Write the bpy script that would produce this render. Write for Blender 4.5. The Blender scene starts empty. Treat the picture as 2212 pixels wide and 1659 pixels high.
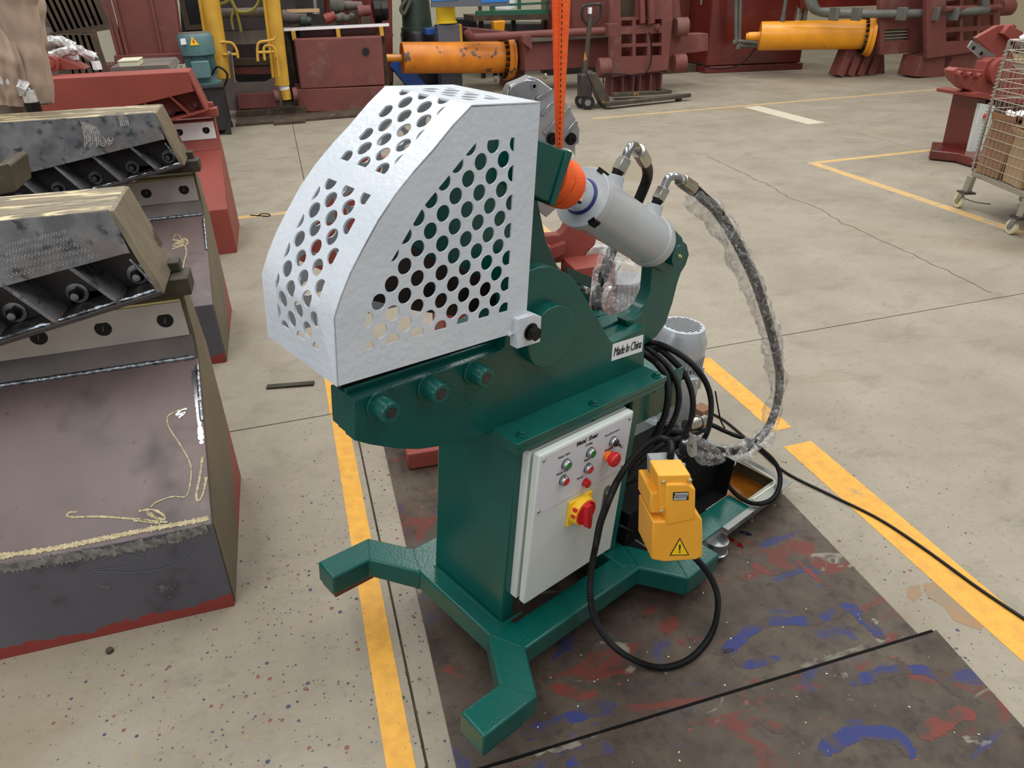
import bpy, bmesh, math, random
from mathutils import Vector as Vec, Matrix, noise
random.seed(7)
sc = bpy.context.scene
COL = sc.collection
PI = math.pi
# ================================================================== camera
CAM = Vec((-0.3378758687, -1.2828147446, 1.8330771964))
FPX = 1551.056
R_ = Vec((0.95658666, -0.29017158, -0.02724731))
U_ = Vec((0.16719924, 0.46980052, 0.86679403))
F_ = Vec((0.23871819, 0.83371933, -0.49792138))
cd = bpy.data.cameras.new('camera')
cam = bpy.data.objects.new('camera', cd)
COL.objects.link(cam)
cam.matrix_world = Matrix(((R_.x, U_.x, -F_.x, CAM.x), (R_.y, U_.y, -F_.y, CAM.y), (R_.z, U_.z, -F_.z, CAM.z), (0, 0, 0, 1)))
cd.sensor_fit = 'HORIZONTAL'
cd.sensor_width = 36.0
cd.lens = FPX / 2212 * 36.0
cd.clip_start = 0.05
cd.clip_end = 200
sc.camera = cam
# ================================================================== light
sc.view_settings.view_transform = 'Standard'
sc.view_settings.look = 'None'
sc.view_settings.gamma = 1.0
sc.view_settings.use_curve_mapping = False
sc.view_settings.exposure = 0.0
wd = bpy.data.worlds.new('hall_daylight')
sc.world = wd
wd.use_nodes = True
bg = wd.node_tree.nodes['Background']
bg.inputs[0].default_value = (0.93, 0.95, 1.0, 1)
bg.inputs[1].default_value = 0.43


def area(name, loc, rot, sx, sy, power, colr=(1, 1, 1)):
    l = bpy.data.lights.new(name, 'AREA')
    l.shape = 'RECTANGLE'
    l.size, l.size_y, l.energy, l.color = sx, sy, power, colr
    o = bpy.data.objects.new(name, l)
    COL.objects.link(o)
    o.location = loc
    o.rotation_euler = rot
    return o


area('skylight', (-2.5, 3.0, 7.5), (0, 0, 0), 1.6, 16, 540, (1, 0.985, 0.95))
area('skylight', (3.0, 5.0, 7.5), (0, 0, 0), 1.6, 18, 620, (1, 0.985, 0.95))
area('skylight', (8.5, 5.0, 7.5), (0, 0, 0), 1.6, 18, 620, (1, 0.985, 0.95))
area('window_daylight', (-5.5, -3.5, 3.8), (math.radians(62), 0, math.radians(-50)), 5, 2.4, 90, (0.97, 0.99, 1))


# ================================================================== pixel rays
def rayd(u, v):
    return F_ * FPX + R_ * (u - 1106) - U_ * (v - 829.5)


class Frame:
    """axis-aligned plane picks in a local frame"""

    def __init__(s, M):
        s.M = M
        s.I = M.inverted()
        s.c = s.I @ CAM
        s.R = s.I.to_3x3()

    def pick(s, ax, u, v, val):
        d = s.R @ rayd(u, v)
        return s.c + d * ((val - s.c[ax]) / d[ax])

    def x(s, u, v, val): return s.pick(0, u, v, val)

    def y(s, u, v, val): return s.pick(1, u, v, val)

    def z(s, u, v, val): return s.pick(2, u, v, val)


W = Frame(Matrix.Identity(4))
MM = Matrix(((0.89328841, -0.43800372, 0.10093843, 0), (0.43989523, 0.89804071, 0.00388222, 0),
             (-0.09234724, 0.04093439, 0.99488510, 0.12), (0, 0, 0, 1)))
MF = Frame(MM)


# ================================================================== materials
def lin(c):
    return tuple(((x / 255) / 12.92 if x / 255 <= 0.04045 else ((x / 255 + 0.055) / 1.055) ** 2.4) for x in c) + (1,)


def newmat(name):
    m = bpy.data.materials.new(name)
    m.use_nodes = True
    nt = m.node_tree
    b = nt.nodes['Principled BSDF']
    return m, nt, b


def nz(nt, scale, detail=3, rough=0.5, dist=0.0, sx=None, kind='noise'):
    tc = nt.nodes.new('ShaderNodeTexCoord')
    v = tc.outputs['Object']
    if sx:
        mp = nt.nodes.new('ShaderNodeMapping')
        mp.inputs['Scale'].default_value = sx
        nt.links.new(v, mp.inputs[0])
        v = mp.outputs[0]
    t = nt.nodes.new('ShaderNodeTexNoise')
    t.inputs['Scale'].default_value = scale
    t.inputs['Detail'].default_value = detail
    t.inputs['Roughness'].default_value = rough
    t.inputs['Distortion'].default_value = dist
    nt.links.new(v, t.inputs['Vector'])
    return t.outputs['Fac']


def ramp(nt, fac, a, b, va=0.0, vb=1.0):
    r = nt.nodes.new('ShaderNodeMapRange')
    r.inputs['From Min'].default_value = a
    r.inputs['From Max'].default_value = b
    r.inputs['To Min'].default_value = va
    r.inputs['To Max'].default_value = vb
    nt.links.new(fac, r.inputs['Value'])
    return r.outputs[0]


def mixc(nt, fac, a, b):
    m = nt.nodes.new('ShaderNodeMix')
    m.data_type = 'RGBA'
    nt.links.new(fac, m.inputs[0])
    for i, c in ((6, a), (7, b)):
        if isinstance(c, tuple):
            m.inputs[i].default_value = c
        else:
            nt.links.new(c, m.inputs[i])
    return m.outputs[2]


def paint(name, col, rough=0.4, metal=0.0, col2=None, vs=4, va=0.35, vb=0.65, bump=0.0, bs=60, coat=0.0, layers=(), detail=4, stretch=None, spec=0.5):
    """layers: (colour, scale, lo, hi, stretch)"""
    m, nt, b = newmat(name)
    c = lin(col)
    b.inputs['Roughness'].default_value = rough
    b.inputs['Metallic'].default_value = metal
    b.inputs['Specular IOR Level'].default_value = spec
    b.inputs['Coat Weight'].default_value = coat
    b.inputs['Coat Roughness'].default_value = 0.08
    out = c
    if col2:
        out = mixc(nt, ramp(nt, nz(nt, vs, detail, sx=stretch), va, vb), c, lin(col2))
    for L in layers:
        cl, s, lo, hi = L[:4]
        st = L[4] if len(L) > 4 else None
        ds = L[5] if len(L) > 5 else 0.0
        out = mixc(nt, ramp(nt, nz(nt, s, 4, 0.6, ds, st), lo, hi), out, lin(cl))
    if isinstance(out, tuple):
        b.inputs['Base Color'].default_value = out
    else:
        nt.links.new(out, b.inputs['Base Color'])
    if bump:
        bp = nt.nodes.new('ShaderNodeBump')
        bp.inputs['Strength'].default_value = bump
        bp.inputs['Distance'].default_value = 0.002
        nt.links.new(nz(nt, bs, 3), bp.inputs['Height'])
        nt.links.new(bp.outputs[0], b.inputs['Normal'])
        if coat:
            nt.links.new(bp.outputs[0], b.inputs['Coat Normal'])
    return m


GREEN = paint('green_gloss_paint', (0, 83, 74), 0.34, col2=(0, 75, 67), vs=6, bump=0.3, bs=140, coat=0.28, spec=0.3)
WHITE = paint('white_gloss_paint', (208, 215, 222), 0.36, col2=(201, 209, 217), vs=9, bump=0.8, bs=70, coat=0.25)
GREYP = paint('light_grey_paint', (182, 188, 190), 0.34, col2=(174, 180, 183), vs=5, bump=0.35, bs=110, coat=0.3)
CABW = paint('cabinet_powder_coat', (206, 214, 208), 0.42, col2=(202, 209, 204), vs=5, bump=0.1, bs=400)
PANELW = paint('panel_sheet', (208, 210, 216), 0.4)
REDP = paint('red_primer', (142, 66, 56), 0.55, col2=(132, 60, 51), vs=3, bump=0.1, bs=80)
REDD = paint('dusty_red_paint', (122, 66, 60), 0.65, col2=(106, 58, 53), vs=2.5, layers=(((136, 106, 96), 2.2, 0.55, 0.85),))
REDX = paint('dark_red_gloss', (106, 38, 31), 0.3, col2=(88, 31, 27), vs=1.6, coat=0.3)
REDB = paint('bright_red_primer', (150, 70, 58), 0.6, col2=(138, 62, 52), vs=3)
MILL = paint('mill_scale_steel', (132, 132, 134), 0.4, 0.1, col2=(96, 98, 102), vs=14, detail=9, bump=0.12, bs=30,
             layers=(((124, 102, 88), 2.3, 0.60, 0.75), ((66, 68, 72), 19, 0.56, 0.66), ((150, 150, 150), 40, 0.68, 0.74, (3, 1, 1))))
MILLW = paint('warm_mill_steel', (112, 95, 92), 0.42, 0.1, col2=(92, 80, 78), vs=2.6, detail=7, bump=0.08, bs=30,
              layers=(((66, 56, 56), 1.9, 0.55, 0.66), ((128, 122, 116), 3.2, 0.60, 0.72), ((84, 70, 70), 30, 0.66, 0.72)))
MILLD = paint('dark_blue_steel', (84, 84, 92), 0.42, 0.3, col2=(74, 74, 82), vs=3, layers=(((48, 48, 52), 6, 0.68, 0.72),))
MILLB = paint('black_steel', (50, 44, 44), 0.4, 0.1, col2=(64, 56, 56), vs=5)
SAND = paint('sanded_bare_steel', (146, 134, 112), 0.42, 0.2, col2=(116, 107, 90), vs=9, stretch=(1, 6, 6), detail=6,
             layers=(((222, 206, 162), 4.2, 0.53, 0.60, (1, 4.5, 4.5), 1.2), ((80, 74, 64), 5, 0.68, 0.74)))
SANDD = paint('side_bare_steel', (104, 94, 76), 0.45, 0.4, col2=(84, 78, 66), vs=4, stretch=(1, 1, 3), layers=(((128, 118, 98), 7, 0.6, 0.7),))
GROUND = paint('ground_blade_steel', (190, 184, 180), 0.3, 0.3, col2=(172, 164, 162), vs=5, detail=6)
BRASS = paint('machined_edge', (206, 190, 140), 0.3, 0.6)
WELD = paint('weld_bead', (176, 186, 196), 0.22, 0.9, col2=(90, 90, 92), vs=60, bump=1.0, bs=150)
CHALK = paint('yellow_chalk', (204, 190, 150), 0.9, col2=(160, 146, 116), vs=70, stretch=(1, 1, 1))
ZINC = paint('zinc_plated', (176, 172, 158), 0.22, 0.9, col2=(156, 154, 144), vs=20)
CHROME = paint('chrome', (225, 228, 232), 0.08, 1.0)
STEEL = paint('bright_steel', (168, 170, 172), 0.25, 0.9, col2=(140, 142, 144), vs=8)
ALU = paint('brushed_aluminium', (150, 150, 152), 0.3, 0.75, col2=(176, 176, 178), vs=3, layers=(((205, 205, 205), 6, 0.62, 0.7),))
BLACK = paint('black_rubber', (13, 13, 14), 0.5, bump=0.1, bs=200, spec=0.3)
MATTB = paint('matt_black', (10, 10, 10), 0.8, spec=0.15)
BLACKP = paint('black_plastic', (28, 28, 30), 0.35)
BOXBLK = paint('black_oxide', (34, 32, 31), 0.3, 0.7)
BLUE = paint('blue_seal', (26, 34, 110), 0.4)
YEL = paint('yellow_paint', (208, 162, 58), 0.45, col2=(190, 144, 48), vs=4, layers=(((120, 92, 60), 5, 0.64, 0.72),))
YELC = paint('yellow_cylinder_paint', (240, 160, 20), 0.38, col2=(226, 146, 18), vs=2.5, coat=0.2, layers=(((120, 84, 30), 3, 0.66, 0.78, (1, 3, 3)),))
ORC = paint('orange_cylinder_paint', (222, 134, 22), 0.4, col2=(196, 112, 26), vs=3, layers=(((100, 74, 62), 4.5, 0.60, 0.62), ((150, 124, 100), 5, 0.68, 0.75)))
PEDAL = paint('yellow_pedal_plastic', (250, 180, 58), 0.42, col2=(246, 172, 52), vs=8, bump=0.15, bs=500)
PEDG = paint('grey_cast_plastic', (150, 156, 158), 0.45)
REDPL = paint('red_plastic', (206, 34, 40), 0.35)
REDLENS = paint('red_lens', (176, 14, 24), 0.12, coat=0.6)
GRNPL = paint('green_plastic', (20, 132, 62), 0.3)
ORPL = paint('orange_collar', (240, 120, 50), 0.4)
YELPL = paint('yellow_plastic', (248, 200, 40), 0.4)
SIGNY = paint('warning_yellow', (252, 210, 30), 0.45)
INK = paint('black_ink', (24, 24, 28), 0.5)
INKG = paint('grey_ink', (96, 98, 104), 0.5)
STICK = paint('white_sticker', (236, 238, 240), 0.4)
ORWEB = paint('orange_webbing', (255, 112, 34), 0.7, bump=0.6, bs=900, col2=(238, 84, 26), vs=60, stretch=(1, 1, 12))
ORWEBD = paint('orange_webbing_edge', (240, 84, 40), 0.75)
GREYM = paint('silver_motor_paint', (186, 192, 196), 0.3, 0.35, col2=(174, 180, 184), vs=8, coat=0.2)
MGREEN = paint('blue_green_motor_paint', (74, 108, 112), 0.5, col2=(86, 118, 120), vs=4, layers=(((110, 112, 104), 5, 0.62, 0.74),))
DARKG = paint('dark_green_paint', (48, 66, 54), 0.5, col2=(36, 50, 42), vs=4)
TEALF = paint('green_frame_paint', (38, 92, 70), 0.5)
TANKB = paint('black_tank_paint', (44, 44, 46), 0.4, col2=(30, 30, 32), vs=4, stretch=(4, 4, 1))
GREYC = paint('grey_column_paint', (92, 98, 108), 0.5)
YELSP = paint('yellow_spool', (238, 206, 40), 0.5)
BLUEP = paint('blue_plastic', (36, 92, 176), 0.4)
BLUES = paint('blue_print', (40, 120, 200), 0.5)
CLOTH = paint('beige_work_cloth', (176, 154, 137), 0.9, col2=(160, 138, 122), vs=4, bump=0.15, bs=300)
RUST = paint('rusty_dusty_steel', (82, 66, 50), 0.8, col2=(58, 47, 37), vs=5, detail=7, layers=(((104, 88, 68), 6, 0.6, 0.75),))
DUSTG = paint('dusty_grey_panel', (96, 92, 84), 0.8, col2=(78, 74, 68), vs=5)
PIPEG = paint('grey_pipe_paint', (104, 104, 98), 0.5, col2=(90, 90, 84), vs=4)
DUSTY = paint('dusty_machine_grey', (112, 102, 94), 0.7, col2=(92, 84, 78), vs=3)
JACKM = paint('worn_pallet_jack_steel', (62, 58, 50), 0.55, col2=(78, 70, 56), vs=6, layers=(((196, 138, 52), 7, 0.64, 0.68, (1, 1, 1)),))
NYLON = paint('cream_nylon_wheel', (214, 208, 178), 0.45)
CREAM = paint('cream_plastic', (206, 204, 176), 0.6)
CARD = paint('brown_cardboard', (150, 112, 84), 0.8, col2=(138, 100, 74), vs=3)
CARDL = paint('light_cardboard', (186, 156, 120), 0.8, col2=(170, 140, 106), vs=3)
PAPER = paint('white_paper', (226, 226, 222), 0.7)
WIRE = paint('galvanised_wire', (168, 164, 150), 0.35, 0.6)
TAN = paint('tan_board', (196, 166, 122), 0.8, col2=(184, 154, 110), vs=3)
WALLM = paint('painted_wall', (196, 192, 170), 0.9, col2=(186, 182, 160), vs=1.5)
WALLT = paint('tan_wall', (186, 174, 146), 0.9, col2=(176, 164, 138), vs=1.5)
OIL = paint('amber_oil_film', (150, 92, 22), 0.2, col2=(118, 68, 18), vs=9, detail=6, coat=0.5)
GALV = paint('galvanised_tank', (148, 152, 146), 0.35, 0.5, col2=(126, 130, 126), vs=6, layers=(((206, 204, 170), 12, 0.66, 0.7),))
OLIVE = paint('oily_tank_wall', (108, 106, 82), 0.4, 0.3, col2=(90, 88, 66), vs=6)
GREYBL = paint('brown_shear_blade', (58, 48, 44), 0.35, 0.5, col2=(46, 38, 36), vs=5)
DIRT = paint('grimy_steel', (72, 66, 52), 0.6, 0.3, col2=(48, 44, 38), vs=14, detail=6, bump=0.5, bs=60)


def clear_plastic(name, milky):
    m = bpy.data.materials.new(name)
    m.use_nodes = True
    nt = m.node_tree
    nt.nodes.clear()
    N = nt.nodes.new
    o = N('ShaderNodeOutputMaterial')
    tr = N('ShaderNodeBsdfTransparent')
    tr.inputs[0].default_value = (0.97, 0.97, 0.97, 1)
    gl = N('ShaderNodeBsdfGlossy')
    gl.inputs['Roughness'].default_value = 0.18
    df = N('ShaderNodeBsdfDiffuse')
    df.inputs[0].default_value = (0.92, 0.92, 0.90, 1)
    bp = N('ShaderNodeBump')
    bp.inputs['Strength'].default_value = 0.5
    bp.inputs['Distance'].default_value = 0.006
    h = nz(nt, 26, 3, 0.6, 2.0)
    nt.links.new(h, bp.inputs['Height'])
    nt.links.new(bp.outputs[0], gl.inputs['Normal'])
    # creases whiten the film
    r = ramp(nt, nz(nt, 22, 4, 0.65, 2.5), 0.54, 0.60, 0, 1)
    r2 = ramp(nt, nz(nt, 22, 4, 0.65, 2.5), 0.60, 0.66, 1, 0)
    mu = N('ShaderNodeMath')
    mu.operation = 'MULTIPLY'
    nt.links.new(r, mu.inputs[0])
    nt.links.new(r2, mu.inputs[1])
    ma = N('ShaderNodeMath')
    ma.operation = 'MULTIPLY_ADD'
    ma.inputs[1].default_value = 0.38
    ma.inputs[2].default_value = milky
    nt.links.new(mu.outputs[0], ma.inputs[0])
    m1 = N('ShaderNodeMixShader')
    nt.links.new(ma.outputs[0], m1.inputs[0])
    nt.links.new(tr.outputs[0], m1.inputs[1])
    nt.links.new(df.outputs[0], m1.inputs[2])
    lw = N('ShaderNodeLayerWeight')
    lw.inputs[0].default_value = 0.25
    mg = N('ShaderNodeMath')
    mg.operation = 'MULTIPLY_ADD'
    mg.inputs[1].default_value = 0.30
    mg.inputs[2].default_value = 0.05
    nt.links.new(lw.outputs['Fresnel'], mg.inputs[0])
    m2 = N('ShaderNodeMixShader')
    nt.links.new(mg.outputs[0], m2.inputs[0])
    nt.links.new(m1.outputs[0], m2.inputs[1])
    nt.links.new(gl.outputs[0], m2.inputs[2])
    nt.links.new(m2.outputs[0], o.inputs[0])
    return m


WRAP = clear_plastic('clear_plastic_wrap', 0.11)
RUB = paint('rubbed_bright_patch', (186, 182, 178), 0.45, 0.2, col2=(150, 146, 142), vs=60)
FOIL = paint('crinkled_white_wrap', (214, 212, 208), 0.25, 0.2, col2=(160, 158, 154), vs=22, bump=1.0, bs=40)


def floor_mat():
    m, nt, b = newmat('shop_concrete')
    base = mixc(nt, ramp(nt, nz(nt, 1.3, 7, 0.68), 0.38, 0.66), lin((153, 144, 128)), lin((136, 127, 110)))
    base = mixc(nt, ramp(nt, nz(nt, 3.2, 7, 0.75, 0.5, (0.8, 1.3, 1)), 0.52, 0.85), base, lin((112, 103, 88)))
    base = mixc(nt, ramp(nt, nz(nt, 38, 5, 0.7), 0.56, 0.8), base, lin((112, 104, 92)))
    base = mixc(nt, ramp(nt, nz(nt, 0.55, 3, 0.5, 0.4), 0.60, 0.78), base, lin((136, 122, 94)))
    # paint specks thick round the spraying place, thinning away
    tc = nt.nodes.new('ShaderNodeTexCoord')
    vm = nt.nodes.new('ShaderNodeVectorMath')
    vm.operation = 'DISTANCE'
    vm.inputs[1].default_value = (0.2, 0.0, 0)
    nt.links.new(tc.outputs['Object'], vm.inputs[0])
    near = ramp(nt, vm.outputs['Value'], 1.0, 3.0, 1, 0)
    for (cl, s, th, seed) in (((62, 68, 86), 34, 0.13, 0), ((120, 78, 70), 30, 0.13, 3.3), ((84, 80, 78), 70, 0.16, 9.1), ((176, 132, 72), 17, 0.05, 5.2)):
        vo = nt.nodes.new('ShaderNodeTexVoronoi')
        vo.inputs['Scale'].default_value = s
        mp = nt.nodes.new('ShaderNodeMapping')
        mp.inputs['Location'].default_value = (seed, seed * 2, 0)
        nt.links.new(tc.outputs['Object'], mp.inputs[0])
        nt.links.new(mp.outputs[0], vo.inputs['Vector'])
        # random dot size: compare distance with cell colour
        sep = nt.nodes.new('ShaderNodeSeparateColor')
        nt.links.new(vo.outputs['Color'], sep.inputs[0])
        r = ramp(nt, sep.outputs[0], 0.62, 1.0, 0.0, 1.0)
        mu = nt.nodes.new('ShaderNodeMath')
        mu.operation = 'MULTIPLY'
        nt.links.new(r, mu.inputs[0])
        nt.links.new(near, mu.inputs[1])
        mu2 = nt.nodes.new('ShaderNodeMath')
        mu2.operation = 'MULTIPLY'
        mu2.inputs[1].default_value = th * 1.9
        nt.links.new(mu.outputs[0], mu2.inputs[0])
        lt = nt.nodes.new('ShaderNodeMath')
        lt.operation = 'LESS_THAN'
        nt.links.new(vo.outputs['Distance'], lt.inputs[0])
        nt.links.new(mu2.outputs[0], lt.inputs[1])
        base = mixc(nt, lt.outputs[0], base, lin(cl))
    nt.links.new(base, b.inputs['Base Color'])
    b.inputs['Roughness'].default_value = 0.62
    bp = nt.nodes.new('ShaderNodeBump')
    bp.inputs['Strength'].default_value = 0.25
    bp.inputs['Distance'].default_value = 0.003
    nt.links.new(nz(nt, 60, 5, 0.7), bp.inputs['Height'])
    nt.links.new(bp.outputs[0], b.inputs['Normal'])
    return m


def line_mat():
    m, nt, b = newmat('worn_yellow_line')
    base = mixc(nt, ramp(nt, nz(nt, 20, 4), 0.4, 0.7), lin((224, 166, 62)), lin((206, 150, 60)))
    vo = nt.nodes.new('ShaderNodeTexVoronoi')
    vo.inputs['Scale'].default_value = 60
    tc = nt.nodes.new('ShaderNodeTexCoord')
    nt.links.new(tc.outputs['Object'], vo.inputs['Vector'])
    base = mixc(nt, ramp(nt, vo.outputs['Distance'], 0.06, 0.14, 0.8, 0), base, lin((110, 96, 74)))
    base = mixc(nt, ramp(nt, nz(nt, 9, 8, 0.75), 0.60, 0.66), base, lin((158, 140, 108)))
    nt.links.new(base, b.inputs['Base Color'])
    b.inputs['Roughness'].default_value = 0.6
    return m


def mat_mat():
    m, nt, b = newmat('paint_splashed_sheet')
    base = mixc(nt, ramp(nt, nz(nt, 3.5, 7, 0.65), 0.35, 0.7), lin((60, 50, 42)), lin((92, 82, 70)))
    base = mixc(nt, ramp(nt, nz(nt, 16, 6, 0.7), 0.5, 0.75), base, lin((44, 36, 31)))
    L = (((104, 48, 40), 4.2, 0.585, 0.64, 1.2, 1.0), ((48, 54, 100), 2.6, 0.60, 0.66, 1.8, 7.0), ((132, 128, 116), 5.5, 0.64, 0.68, 1.0, 13.0),
         ((64, 84, 64), 3.0, 0.665, 0.70, 0.6, 21.0), ((142, 70, 60), 22, 0.68, 0.70, 0.2, 31.0), ((206, 150, 50), 30, 0.735, 0.75, 0.1, 41.0), ((66, 62, 90), 26, 0.70, 0.72, 0.2, 47.0))
    for (cl, s, lo, hi, ds, off) in L:
        tc = nt.nodes.new('ShaderNodeTexCoord')
        mp = nt.nodes.new('ShaderNodeMapping')
        mp.inputs['Location'].default_value = (off, off * 0.7, 0)
        mp.inputs['Rotation'].default_value = (0, 0, 0.6)
        mp.inputs['Scale'].default_value = (0.75, 1.3, 1) if s < 10 else (1, 1, 1)
        nt.links.new(tc.outputs['Object'], mp.inputs[0])
        t = nt.nodes.new('ShaderNodeTexNoise')
        t.inputs['Scale'].default_value = s
        t.inputs['Detail'].default_value = 5
        t.inputs['Roughness'].default_value = 0.6
        t.inputs['Distortion'].default_value = ds
        nt.links.new(mp.outputs[0], t.inputs['Vector'])
        base = mixc(nt, ramp(nt, t.outputs['Fac'], lo, hi, 0, 0.85), base, lin(cl))
    nt.links.new(base, b.inputs['Base Color'])
    b.inputs['Roughness'].default_value = 0.55
    b.inputs['Specular IOR Level'].default_value = 0.3
    bp = nt.nodes.new('ShaderNodeBump')
    bp.inputs['Strength'].default_value = 0.3
    bp.inputs['Distance'].default_value = 0.002
    nt.links.new(nz(nt, 25, 6, 0.7), bp.inputs['Height'])
    nt.links.new(bp.outputs[0], b.inputs['Normal'])
    return m


FLOORM, LINEM, MATM = floor_mat(), line_mat(), mat_mat()
LINEF = paint('faded_yellow_line', (206, 168, 106), 0.65, col2=(190, 160, 112), vs=12, layers=(((168, 154, 128), 6, 0.55, 0.62),))
JOINT = paint('joint_filler', (74, 66, 56), 0.9, col2=(100, 90, 76), vs=20)


# ================================================================== mesh builder
def basis(d):
    d = d.normalized()
    a = Vec((0, 0, 1)) if abs(d.z) < 0.9 else Vec((1, 0, 0))
    x = d.cross(a).normalized()
    return x, d.cross(x).normalized(), d


def smooth_path(pts, sub=8):
    pts = [Vec(p) for p in pts]
    if len(pts) < 3:
        return pts
    out = []
    n = len(pts)
    for i in range(n - 1):
        p0, p1, p2, p3 = pts[max(i - 1, 0)], pts[i], pts[i + 1], pts[min(i + 2, n - 1)]
        for k in range(sub):
            t = k / sub
            out.append(0.5 * ((2 * p1) + (-p0 + p2) * t + (2 * p0 - 5 * p1 + 4 * p2 - p3) * t * t + (-p0 + 3 * p1 - 3 * p2 + p3) * t ** 3))
    out.append(pts[-1])
    return out


def resample(pts, step):
    out = [pts[0].copy()]
    acc = 0
    for a, b in zip(pts, pts[1:]):
        L = (b - a).length
        if L < 1e-9: continue
        t = step - acc
        while t <= L:
            out.append(a.lerp(b, t / L))
            t += step
        acc = (acc + L) % step
    return out


class MB:
    def __init__(s):
        s.v, s.f, s.mi = [], [], []

    def add(s, vs, fs, mi=0):
        o = len(s.v)
        s.v += [Vec(v) for v in vs]
        s.f += [tuple(i + o for i in f) for f in fs]
        s.mi += [mi] * len(fs)
        return s

    def box(s, x0, x1, y0, y1, z0, z1, mi=0, M=None):
        vs = [Vec((x, y, z)) for z in (z0, z1) for y in (y0, y1) for x in (x0, x1)]
        if M: vs = [M @ v for v in vs]
        return s.add(vs, [(0, 2, 3, 1), (4, 5, 7, 6), (0, 1, 5, 4), (2, 6, 7, 3), (0, 4, 6, 2), (1, 3, 7, 5)], mi)

    def obox(s, c, X, Y, Z, mi=0):
        c = Vec(c)
        vs = [c + X * a + Y * b + Z * d for d in (-1, 1) for b in (-1, 1) for a in (-1, 1)]
        return s.add(vs, [(0, 2, 3, 1), (4, 5, 7, 6), (0, 1, 5, 4), (2, 6, 7, 3), (0, 4, 6, 2), (1, 3, 7, 5)], mi)

    def bar(s, a, b, w, h=None, mi=0):
        a, b = Vec(a), Vec(b)
        x, y, d = basis(b - a)
        return s.obox((a + b) / 2, x * w / 2, y * (h or w) / 2, (b - a) / 2, mi)

    def prism(s, pts, axis, lo, hi, mi=0):
        n = len(pts)

        def P(a, b, c):
            return {'x': (c, a, b), 'y': (a, c, b), 'z': (a, b, c)}[axis]
        vs = [P(a, b, lo) for a, b in pts] + [P(a, b, hi) for a, b in pts]
        fs = [tuple(range(n))[::-1], tuple(range(n, 2 * n))] + [(i, (i + 1) % n, (i + 1) % n + n, i + n) for i in range(n)]
        return s.add(vs, fs, mi)

    def loft(s, A, B, mi=0):
        n = len(A)
        return s.add(list(A) + list(B), [tuple(range(n))[::-1], tuple(range(n, 2 * n))] + [(i, (i + 1) % n, (i + 1) % n + n, i + n) for i in range(n)], mi)

    def cyl(s, a, b, r, r2=None, n=24, mi=0, ph=0.0):
        a, b = Vec(a), Vec(b)
        x, y, d = basis(b - a)
        r2 = r if r2 is None else r2
        A = [a + (x * math.cos(ph + 2 * PI * i / n) + y * math.sin(ph + 2 * PI * i / n)) * r for i in range(n)]
        B = [b + (x * math.cos(ph + 2 * PI * i / n) + y * math.sin(ph + 2 * PI * i / n)) * r2 for i in range(n)]
        return s.loft(A, B, mi)

    def lathe(s, a, d, prof, n=32, mi=0):
        a = Vec(a)
        x, y, d = basis(Vec(d))
        vs, fs = [], []
        for t, r in prof:
            for i in range(n):
                vs.append(a + d * t + (x * math.cos(2 * PI * i / n) + y * math.sin(2 * PI * i / n)) * max(r, 1e-4))
        for k in range(len(prof) - 1):
            for i in range(n):
                j = (i + 1) % n
                fs.append((k * n + i, k * n + j, (k + 1) * n + j, (k + 1) * n + i))
        fs.append(tuple(range(n))[::-1])
        fs.append(tuple(range((len(prof) - 1) * n, len(prof) * n)))
        return s.add(vs, fs, mi)

    def tube(s, pts, r, n=10, mi=0, sub=8, rf=None, corr=None, closed=False):
        P = smooth_path(pts, sub) if sub else [Vec(p) for p in pts]
        if corr: P = resample(P, corr[0] / 2)
        m = len(P)
        x = None
        vs, fs = [], []
        for k in range(m):
            t = (P[min(k + 1, m - 1)] - P[max(k - 1, 0)])
            if t.length < 1e-9: t = Vec((0, 0, 1))
            t.normalize()
            if x is None:
                x, y, _ = basis(t)
            else:
                x = (x - t * x.dot(t))
                x.normalize()
            y = t.cross(x)
            rr = r
            if corr: rr = r + (corr[1] if k % 2 else -corr[1])
            for i in range(n):
                a = 2 * PI * i / n
                q = rr if not rf else rf(k / m, a, P[k])
                vs.append(P[k] + (x * math.cos(a) + y * math.sin(a)) * q)
        for k in range(m - 1):
            for i in range(n):
                j = (i + 1) % n
                fs.append((k * n + i, k * n + j, (k + 1) * n + j, (k + 1) * n + i))
        fs.append(tuple(range(n))[::-1])
        fs.append(tuple(range((m - 1) * n, m * n)))
        return s.add(vs, fs, mi)

    def sphere(s, c, r, n=12, mi=0, sq=(1, 1, 1)):
        c = Vec(c)
        vs, fs = [], []
        for k in range(1, n):
            for i in range(n * 2):
                a, b = PI * k / n, PI * i / n
                vs.append(c + Vec((math.sin(a) * math.cos(b) * r * sq[0], math.sin(a) * math.sin(b) * r * sq[1], math.cos(a) * r * sq[2])))
        w = n * 2
        for k in range(n - 2):
            for i in range(w):
                fs.append((k * w + i, (k + 1) * w + i, (k + 1) * w + (i + 1) % w, k * w + (i + 1) % w))
        fs.append(tuple(range(w)))
        fs.append(tuple(range((n - 2) * w, (n - 1) * w))[::-1])
        return s.add(vs, fs, mi)

    def build(s, name, mats, parent=None, bevel=0.0, ang=35, seg=2, at=None):
        me = bpy.data.meshes.new(name)
        off = Vec((0, 0, 0))
        if parent is not None and parent.name in ROOTOFF: off = ROOTOFF[parent.name]
        if at is not None: off = Vec(at)
        me.from_pydata([v - off for v in s.v], [], s.f)
        for m in (mats if isinstance(mats, (list, tuple)) else [mats]):
            me.materials.append(m)
        me.polygons.foreach_set('material_index', s.mi)
        bm = bmesh.new()
        bm.from_mesh(me)
        bmesh.ops.recalc_face_normals(bm, faces=bm.faces)
        bm.to_mesh(me)
        bm.free()
        me.polygons.foreach_set('use_smooth', [True] * len(me.polygons))
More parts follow.
